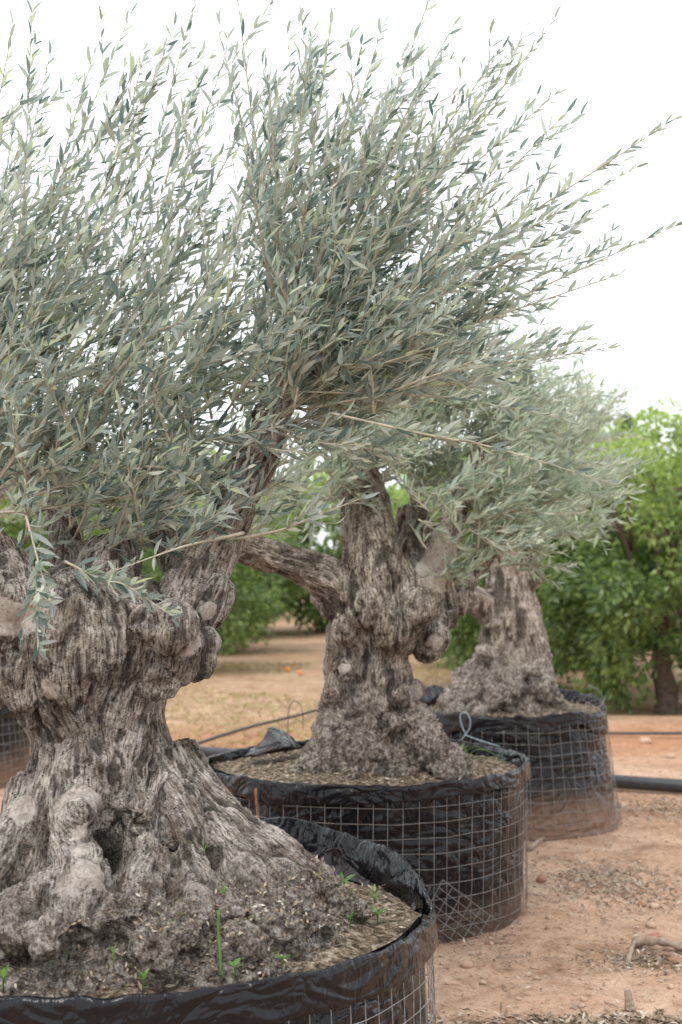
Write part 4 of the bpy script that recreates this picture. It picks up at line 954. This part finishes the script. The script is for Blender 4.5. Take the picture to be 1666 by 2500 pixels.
# a dark tall cypress-like tree peeping over the right orange trees
def tall_tree(x, y, H, R, seed, label):
    r = np.random.default_rng(seed); n = 5000
    h = r.uniform(0, 1, n); a = r.uniform(0, 6.28, n); rr = R * (1 - h) ** .6 * r.uniform(.3, 1.05, n) * (1 + .25 * np.sin(9 * h + 3 * a))
    p = np.stack([rr * np.cos(a), rr * np.sin(a), .6 + h * (H - .6)], -1)
    d = norm(np.stack([np.cos(a), np.sin(a), 0.9 + 0 * a], -1) + r.normal(0, .3, (n, 3)))
    t = empty('background_tree', (x, y, 0), label, 'tree', 'trees beyond the orange grove')
    me = leaves_mesh('crown', p, d, norm(r.normal(size=(n, 3)) + [0, -.3, .6]), .16 * r.uniform(.6, 1.2, n), r.random(n), M['far_leaf'], LT2, 1.6)
    o = bpy.data.objects.new('crown', me); COL.objects.link(o); o.parent = t
    A = Acc(); A.tube(np.array([(0, 0, -.1), (0, 0, H * .5), (0, 0, H * .93)]), [.14, .09, .02], 8)
    o = bpy.data.objects.new('trunk', A.mesh('bg_trunk', M['orange_wood'])); COL.objects.link(o); o.parent = t
tall_tree(7.3, 29, 4.75, 1.2, 1, 'dark pointed tree rising behind the orange trees at the right edge')
tall_tree(5.9, 29.5, 4.4, .9, 2, 'small dark tree top left of the pointed one, over the orange trees')

# ================================================================== PIPES, HOSE, WIRE HOOP
def tube_obj(name, pts, rad, mat, label, cat, group=None, sides=12, n=40):
    pts = np.array(pts, float); s = spline(pts, n); A = Acc(); c = s[0].copy(); A.tube(s - c, rad, sides)
    o = link(name, A.mesh(name, mat)); o.location = c; return tag(o, label, cat, group)
def gp(dx, dy, lift=0.0):
    """ground point under a photograph pixel"""
    yy = 5208 / max(60, (dy * DS - 1360)); 
    q = P(dx, dy, yy); return (q[0], yy, gz(q[0], yy) + lift)
tube_obj('water_pipe', [(-3.4, 11.6, .035), (-1.2, 10.75, .04), (0.3, 10.0, .04), (1.4, 9.45, .045), (2.1, 9.1, .045), (3.6, 8.45, .04)], .043, M['pipe'],
         'thick black water pipe lying across the ground behind the planters', 'pipe', None, 14, 60)
tube_obj('drip_hose', [(-1.12, 10.72, .085), (-0.80, 11.6, .10), (-0.42, 12.9, .06), (0.1, 14.3, .03), (1.2, 15.0, .02)], .014, M['pipe'], 'thin black drip hose running from the pipe towards the middle trunk', 'hose', None, 8, 40)
tube_obj('drip_line', [(2.1, 11.9, .03), (2.9, 11.75, .05), (3.6, 11.9, .05), (5, 12.2, .05)], .012, M['pipe'], 'thin black drip line at the foot of the right orange trees', 'hose', None, 8, 40)
tube_obj('wire_hoop', [P(697, 1672, 9.0), P(696, 1640, 9.0), P(688, 1615, 9.0), P(675, 1612, 9.0), P(664, 1630, 9.0), P(662, 1680, 9.0), (P(662, 1700, 9.0)[0], 9.0, .0)], .003, M['pipe'],
         'thin black wire hoop standing in the ground left of the middle trunk', 'hoop', None, 5, 30)

# planter 2 extras: rusty rod, tented plastic, loose triangle of mesh
def part(name, me, root):
    o = bpy.data.objects.new(name, me); COL.objects.link(o); o.parent = root; o.matrix_parent_inverse = Matrix.Translation(-Vector(root.location)); return o
A = Acc(); A.tube(spline([P(588, 1812, 5.62), P(590, 1845, 5.615), P(595, 1890, 5.61)], 8), .006, 6); part('rusty_rod', A.mesh('rusty_rod', M['rust']), pot2)
def sheet(rows, mat, name, root, sub=10, amp=.008, seed=1):
    """rows: grid of control points -> crumpled sheet with thickness"""
    g = np.array(rows, float); g = np.stack([spline(r, (len(g[0]) - 1) * sub + 1) for r in g]); g = np.stack([spline(g[:, j], (len(rows) - 1) * sub + 1) for j in range(g.shape[1])], 1)
    nu, nv = g.shape[:2]; V = g.reshape(-1, 3); V = V + amp * np.stack([fbm(V * 22, 3, seed), fbm(V * 22, 3, seed + 9), fbm(V * 22, 3, seed + 19)], -1)
    me = mesh_np(name, V, grid_quads(nu, nv), mat=mat); attr(me, 'dust', np.full(len(V), .05)); o = part(name, me, root)
    s = o.modifiers.new('t', 'SOLIDIFY'); s.thickness = .0015; return o
sheet([[P(575, 1722, 6.35), P(605, 1700, 6.3), P(620, 1674, 6.35), P(650, 1676, 6.4), P(690, 1712, 6.4)],
       [P(573, 1728, 6.30), P(600, 1722, 6.22), P(640, 1712, 6.20), P(670, 1712, 6.25), P(692, 1716, 6.38)],
       [P(560, 1738, 6.28), P(590, 1735, 6.2), P(640, 1728, 6.2), P(668, 1724, 6.25), P(694, 1719, 6.36)]], M['liner'], 'plastic_peak', pot2, 8, .008, 3)
# raised crumpled lip of planter 1 at the back right
sheet([[P(700, 1982, 4.55), P(735, 1972, 4.55), P(765, 1948, 4.52), P(830, 1966, 4.48), P(900, 1982, 4.38), P(950, 2000, 4.25), P(990, 2040, 4.1)],
       [P(712, 1996, 4.52), P(738, 1992, 4.52), P(765, 1985, 4.50), P(825, 1992, 4.45), P(890, 2010, 4.35), P(940, 2030, 4.22), P(975, 2062, 4.08)],
       [P(735, 2025, 4.46), P(760, 2020, 4.46), P(790, 2020, 4.42), P(835, 2040, 4.36), P(890, 2070, 4.28), P(925, 2085, 4.18), P(950, 2100, 4.04)]], M['liner'], 'crumpled_flap', pot1, 9, .010, 8)
def on_wall(cx, cy, R, dx, dy):
    """where the sight line of a pixel meets the wall of a planter"""
    lo = cy - R
    for Yt in np.linspace(cy - R - .02, cy, 240):
        q = P(dx, dy, Yt)
        if math.hypot(q[0] - cx, q[1] - cy) <= R: return q
    return P(dx, dy, lo)
ca, cb, cc = (1018, 2022), (1148, 2122), (965, 2175)
for k in range(7):
    t = k / 6.0
    for s_ in (0, 1):
        if s_ == 0: a = (ca[0] + (cb[0] - ca[0]) * t, ca[1] + (cb[1] - ca[1]) * t); b = (a[0] - 62 * (1 - .45 * t), a[1] + 118 * (1 - .55 * t))
        else: a = (ca[0] - 55 * t, ca[1] + 105 * t); b = (a[0] + 130 * (1 - .3 * t), a[1] + 98 * (1 - .3 * t))
        pts = [on_wall(*p2, .712, a[0] + (b[0] - a[0]) * u, a[1] + (b[1] - a[1]) * u) for u in np.linspace(0, 1, 6)]
        A = Acc(); A.tube(pts, WR * 1.1, 4); part('loose_wire', A.mesh('loose_wire', M['wire_dusty']), pot2)
# pale tie on planter 3
loop = [on_wall(*p3, .55, x_, y_) for x_, y_ in ((1073, 1692), (1062, 1668), (1058, 1645), (1068, 1636), (1080, 1650), (1080, 1672), (1068, 1690), (1052, 1712))]
A = Acc(); A.tube(spline(loop, 30), .0028, 6); part('pale_tie', A.mesh('pale_tie', M['tie']), pot3)
A = Acc(); A.tube(spline([on_wall(*p3, .55, x_, y_) for x_, y_ in ((1068, 1688), (1100, 1700), (1150, 1716))], 12), .003, 5); part('pale_tie', A.mesh('pale_tie', M['tie']), pot3)
# bent wire ends curling out of planter 3
for j, (pts) in enumerate([[(1350, 1575), (1375, 1585), (1385, 1610), (1378, 1640)], [(1340, 1610), (1372, 1625), (1390, 1650), (1400, 1680)], [(1300, 1622), (1345, 1632), (1380, 1622), (1392, 1600)]]):
    A = Acc(); A.tube(spline([on_wall(*p3, .56, *q) if j else P(*q, 8.1) for q in pts], 14), .002, 5); part('bent_wire', A.mesh('bent_wire', M['wire_dusty']), pot3)

# ================================================================== WEEDS
def soil_pt(dx, dy, z):
    v = (CY - dy * DS) / F; k = (math.sin(PITCH) + v * math.cos(PITCH)) / (math.cos(PITCH) - v * math.sin(PITCH)); Yt = (z - HC) / k
    return P(dx, dy, Yt)
def weed(dx, dy, Y, n, L, label, up=.9, wide=1.0, seed=0, stem=0.0):
    L = L * .75; stem = stem * .7
    r = np.random.default_rng(seed + int(dx)); p0 = P(dx, dy, Y)
    t = empty('weed', tuple(p0), label, 'weed')
    A = Acc(); pos, dr, nm, sz = [], [], [], []
    for k in range(n):
        a = k * 2.4 + r.uniform(-.3, .3); h = stem * (k + 1) / n + .006; lean = np.array([math.cos(a) * .3, math.sin(a) * .3, 0]) * stem * .6
        b = lean + [0, 0, h]; A.tube(spline([(0, 0, -.02), b * .5, b], 5), .0013, 4)
        pos.append(b); dr.append([math.cos(a), math.sin(a), up + r.uniform(-.2, .4)]); nm.append([-math.cos(a) * up, -math.sin(a) * up, 1]); sz.append(L * r.uniform(.6, 1.1))
    st = part('stem', A.mesh('weed_stem', M['weed'], at='rnd'), t); st.matrix_parent_inverse = Matrix()
    for k in range(n):
        me = leaves_mesh('weed_leaf', np.array([pos[k]]), np.array([dr[k]], float), np.array([nm[k]], float), np.array([sz[k]]), np.array([r.random()]), M['weed'], [LT[0]], wide)
        o = bpy.data.objects.new('leaf', me); COL.objects.link(o); o.parent = t
weed(540, 2232, 3.22, 4, .04, 'small light green weed leaf lying on the front rim of the largest planter', .35, 2.6, 1, .01)
weed(648, 2212, 3.30, 3, .03, 'rounded pale green seedling at the front rim, right of the lone stalk', .3, 4.2, 2, .01)
weed(330, 2262, 3.16, 5, .035, 'upright little seedling by the front liner fold, left of the lone stalk', 1.6, 1.8, 3, .01)
weed(8, 2262, 3.15, 6, .045, 'tuft of green at the left edge beside the front liner fold', 1.8, 1.3, 4, .02)
weed(790, 2042, 4.10, 9, .05, 'leafy weed behind the right root, against the dark liner', .5, 1.5, 5, .03)
weed(862, 2078, 4.05, 7, .035, 'small weed in front of the crumpled black flap', .8, 1.6, 6, .04)
weed(868, 2112, 3.86, 10, .05, 'spreading green weed at the tip of the right root', .3, 1.2, 7, .02)
weed(805, 2122, 3.78, 5, .03, 'tiny weed on the soil left of the root tip', 1.0, 1.4, 8, .02)
weed(466, 1990, 3.66, 7, .03, 'small sprig growing in the hollow between two roots', 1.8, 1.2, 9, .06)
weed(512, 2068, 3.52, 4, .025, 'tiny seedling on the roots above the lone stalk', 1.4, 2.0, 10, .02)
weed(1062, 1752, 6.0, 12, .05, 'bright weed tuft growing at the foot of the middle trunk', 1.3, 1.2, 11, .07)
weed(262, 2205, 3.2, 4, .03, 'small green shoot among the front roots', 1.4, 1.2, 12, .02)
tube_obj('green_stalk', [P(508, 2246, 3.24), P(506, 2190, 3.25), P(502, 2140, 3.26), P(503, 2092, 3.26)], .0035, M['weed'], 'lone upright green stalk at the front of the largest planter', 'stalk', None, 6, 12)
for j, (a, b, c) in enumerate([((1065, 1748), (1100, 1722), (1150, 1738)), ((1062, 1750), (1085, 1715), (1120, 1725)), ((1068, 1745), (1120, 1740), (1170, 1752))]):
    tube_obj('grass_blade', [P(*a, 5.98), P(*b, 5.95), P(*c, 5.9)], np.linspace(.003, .001, 14), M['weed'], ['long grass blade arching right over the soil of the middle planter', 'shorter arching grass blade in the middle planter', 'lowest grass blade lying along the rim of the middle planter'][j], 'grass blade', 'grass blades in the middle planter', 4, 14)

# ================================================================== STONES, STICKS, FRUIT, LITTER
def stone(dx, dy, r, sc, mat, label, seed, cat='stone', grp='stones lying on the bare ground', name='stone'):
    x_, y_, z_ = gp(dx, dy); r *= .78; me = blob_mesh(name, mat, r, 3, seed, .28, sc, 1.5)
    o = link(name, me); o.location = (x_, y_, z_ + r * sc[2] * .55); o.rotation_euler = (0, 0, seed * 1.3); return tag(o, label, cat, grp)
S = M['stone']; SP = M['stone_pale']
stone(1245, 2024, .036, (1.5, .9, .7), S, 'dark reddish oval stone right of the middle planter', 1)
stone(1552, 2209, .03, (1.3, 1, .7), S, 'reddish stone at the right edge below the driftwood', 2)
stone(1501, 2158, .036, (1.8, .9, .6), S, 'long dark red stone lying on the upper side of the driftwood', 3)
stone(1497, 2129, .026, (1.3, 1, .7), SP, 'pale tan stone just above the long dark red one', 4)
stone(1503, 2083, .024, (1.2, 1, .8), SP, 'whitish yellow stone at the lower end of the leaf litter patch', 5)
stone(1476, 2079, .024, (1.3, 1, .7), S, 'small red stone beside the whitish one below the litter patch', 6)
stone(1073, 2219, .024, (1.3, 1, .8), SP, 'pinkish pebble near the bottom, right of the nearest planter', 7)
stone(1478, 2050, .016, (1.2, 1, .8), S, 'little red stone inside the leaf litter patch', 8)
stone(1484, 1705, .055, (1.3, 1, .7), SP, 'tan stone on the red earth beyond the thick pipe', 9)
stone(1540, 1738, .040, (1.3, 1, .7), SP, 'small tan stone near the pipe, right of the other', 10)
stone(1258, 2130, .014, (1.2, 1, .8), S, 'small dark pebble in the middle of the bare ground', 11)
stone(1264, 2106, .018, (1.3, 1, .7), SP, 'pale greyish pebble just above the small dark one', 12)
def ground_stick(pxs, r, label, cat='stick', mat='deadwood', taper=.6):
    pts = [np.array(gp(a, b, l)) for a, b, l in pxs]
    return tube_obj('dead_stick', pts, np.linspace(r, r * taper, 24) * (1 + (.18 if len(label) > 38 and 'stump' not in label else .04) * np.sin(np.arange(24) * 1.1)), M[mat], label, cat, 'dead sticks on the ground', 8, 24)
ground_stick([(1458, 2172, .02), (1499, 2180, .035), (1540, 2180, .03), (1600, 2194, .02)], .020, 'thick twisted driftwood stick at the right edge')
ground_stick([(1443, 2210, .0), (1449, 2196, .02), (1458, 2182, .04)], .012, 'short forked stub leaning on the left end of the driftwood')
ground_stick([(1217, 1956, .012), (1232, 1944, .02), (1249, 1934, .02)], .014, 'short pale chunk of wood below the farthest planter')
ground_stick([(1448, 2314, .0), (1446, 2312, .03), (1442, 2309, .060)], .018, 'broken wooden stump sticking up near the bottom right')
for j, (a, b) in enumerate([((1380, 1995), (1450, 2008)), ((1300, 2325), (1360, 2338)), ((1140, 2200), (1200, 2192)), ((1390, 2300), (1420, 2310))]):
    ground_stick([(a[0], a[1], .006), ((a[0] + b[0]) / 2, (a[1] + b[1]) / 2 + 3, .009), (b[0], b[1], .006)], .0032, ['thin dry twig lying across the litter patch', 'thin twig in the litter along the bottom edge', 'thin twig on bare ground right of the nearest planter', 'tiny twig beside the broken stump'][j])
fr_px = [(662, 1545), (690, 1552), (535, 1557), (704, 1449), (640, 1530), (712, 1560), (1290, 1670), (600, 1600)]
for j, (a, b) in enumerate(fr_px[:2]):
    x_, y_, z_ = gp(a, b); o = link('orange', fruit_me); o.location = (x_, y_, z_ + .035)
    tag(o, ['left one of two oranges fallen on the ground left of the middle trunk', 'right one of two oranges fallen on the ground left of the middle trunk', 'fallen orange on the ground just right of the thickest trunk', 'fallen orange far back in the gap under the olive limb',
            'fallen orange a little behind the close pair', 'fallen orange closest to the middle trunk'][j], 'orange', 'fallen oranges on the ground')

def scatter(name, cen, spread, n, size, mat, seed, lbl, cat, kind='leaf', flat=.3):
    r = np.random.default_rng(seed); c = np.array(gp(*cen)[:2])
    p = c + r.normal(0, 1, (n, 2)) * spread
    z_ = ground_h(p[:, 0], p[:, 1]) + r.uniform(.001, .010, n); pos = np.stack([p[:, 0], p[:, 1], z_], -1)
    a = r.uniform(0, 6.28, n); d = np.stack([np.cos(a), np.sin(a), r.normal(0, flat, n)], -1)
    me = leaves_mesh(name, pos, d, np.array([0, 0, 1.0]) + r.normal(0, .35, (n, 3)), size * r.uniform(.35, 1.2, n), r.random(n), mat, LT2, r.uniform(.9, 1.4))
    return tag(link(name, me), lbl, cat, None, 'stuff')
scatter('leaf_litter', (1405, 2028), (.17, .27), 2600, .036, M['litter'], 1, 'dry leaf litter patch in the middle of the bare ground', 'leaf litter')
scatter('leaf_litter', (1400, 2345), (.26, .045), 1100, .046, M['litter'], 2, 'dry olive leaves strewn along the bottom edge', 'leaf litter')
scatter('leaf_litter', (1530, 1855), (.30, .22), 1900, .036, M['litter'], 3, 'dark leaf litter below the thick pipe at the right edge', 'leaf litter')
scatter('leaf_litter', (1250, 2160), (.8, 1.3), 1500, .028, M['litter'], 4, 'single dry leaves spread thinly over the bare ground', 'leaf litter')
scatter('leaf_litter', (1500, 2205), (.14, .09), 700, .036, M['litter'], 5, 'small litter heap around the driftwood stick', 'leaf litter')
scatter('leaf_litter', (1130, 2170), (.10, .28), 500, .026, M['litter'], 6, 'crumbs and leaves along the foot of the middle planter', 'leaf litter')
# pebbles
def pebbles(n, seed):
    r = np.random.default_rng(seed); bm = bmesh.new(); bmesh.ops.create_icosphere(bm, subdivisions=1, radius=1)
    iv = np.array([v.co[:] for v in bm.verts]); it = np.array([[v.index for v in f.verts] for f in bm.faces]); bm.free()
    x_ = r.uniform(-.2, 3.4, n); y_ = 4 + 7.5 * r.random(n) ** 1.2; s = .0028 + .009 * r.random(n) ** 5
    V = iv[None] * (1 + .3 * r.normal(size=(n, len(iv), 1))) * s[:, None, None] * np.array([1.2, 1, .7]); V += np.stack([x_, y_, ground_h(x_, y_) + s * .3], -1)[:, None]
    T = it[None] + (np.arange(n) * len(iv))[:, None, None]
    return tag(link('gravel', mesh_np('gravel', V.reshape(-1, 3), None, T.reshape(-1, 3), M['stone_pale'])), 'tiny stones and crumbs of earth strewn over the bare ground', 'gravel', None, 'stuff')
pebbles(6500, 3)
# dry grass between the orange rows
def blades(n, xr, yr, L, seed, lbl, mat=M['drygrass']):
    r = np.random.default_rng(seed); x_ = r.uniform(*xr, n); y_ = r.uniform(*yr, n)
    keep = fbm(np.stack([x_ * .8, y_ * .5, 0 * x_], -1), 3, 4) > -.12; x_, y_ = x_[keep], y_[keep]; n = len(x_)
    pos = np.stack([x_, y_, ground_h(x_, y_)], -1); a = r.uniform(0, 6.28, n)
    d = np.stack([np.cos(a) * 1.2, np.sin(a) * 1.2, r.uniform(.1, 1, n)], -1)
    me = leaves_mesh('dry_grass', pos, d, r.normal(size=(n, 3)), L * r.uniform(.4, 1.2, n), r.random(n), mat, [LT2[0]], .8)
    return tag(link('dry_grass', me), lbl, 'grass', None, 'stuff')
blades(15000, (-3.2, 1.6), (11.0, 20), .075, 1, 'short dry grass on the earth between the orange trees')
blades(5000, (1.2, 5), (12.4, 15), .07, 2, 'dry grass under the right orange trees')
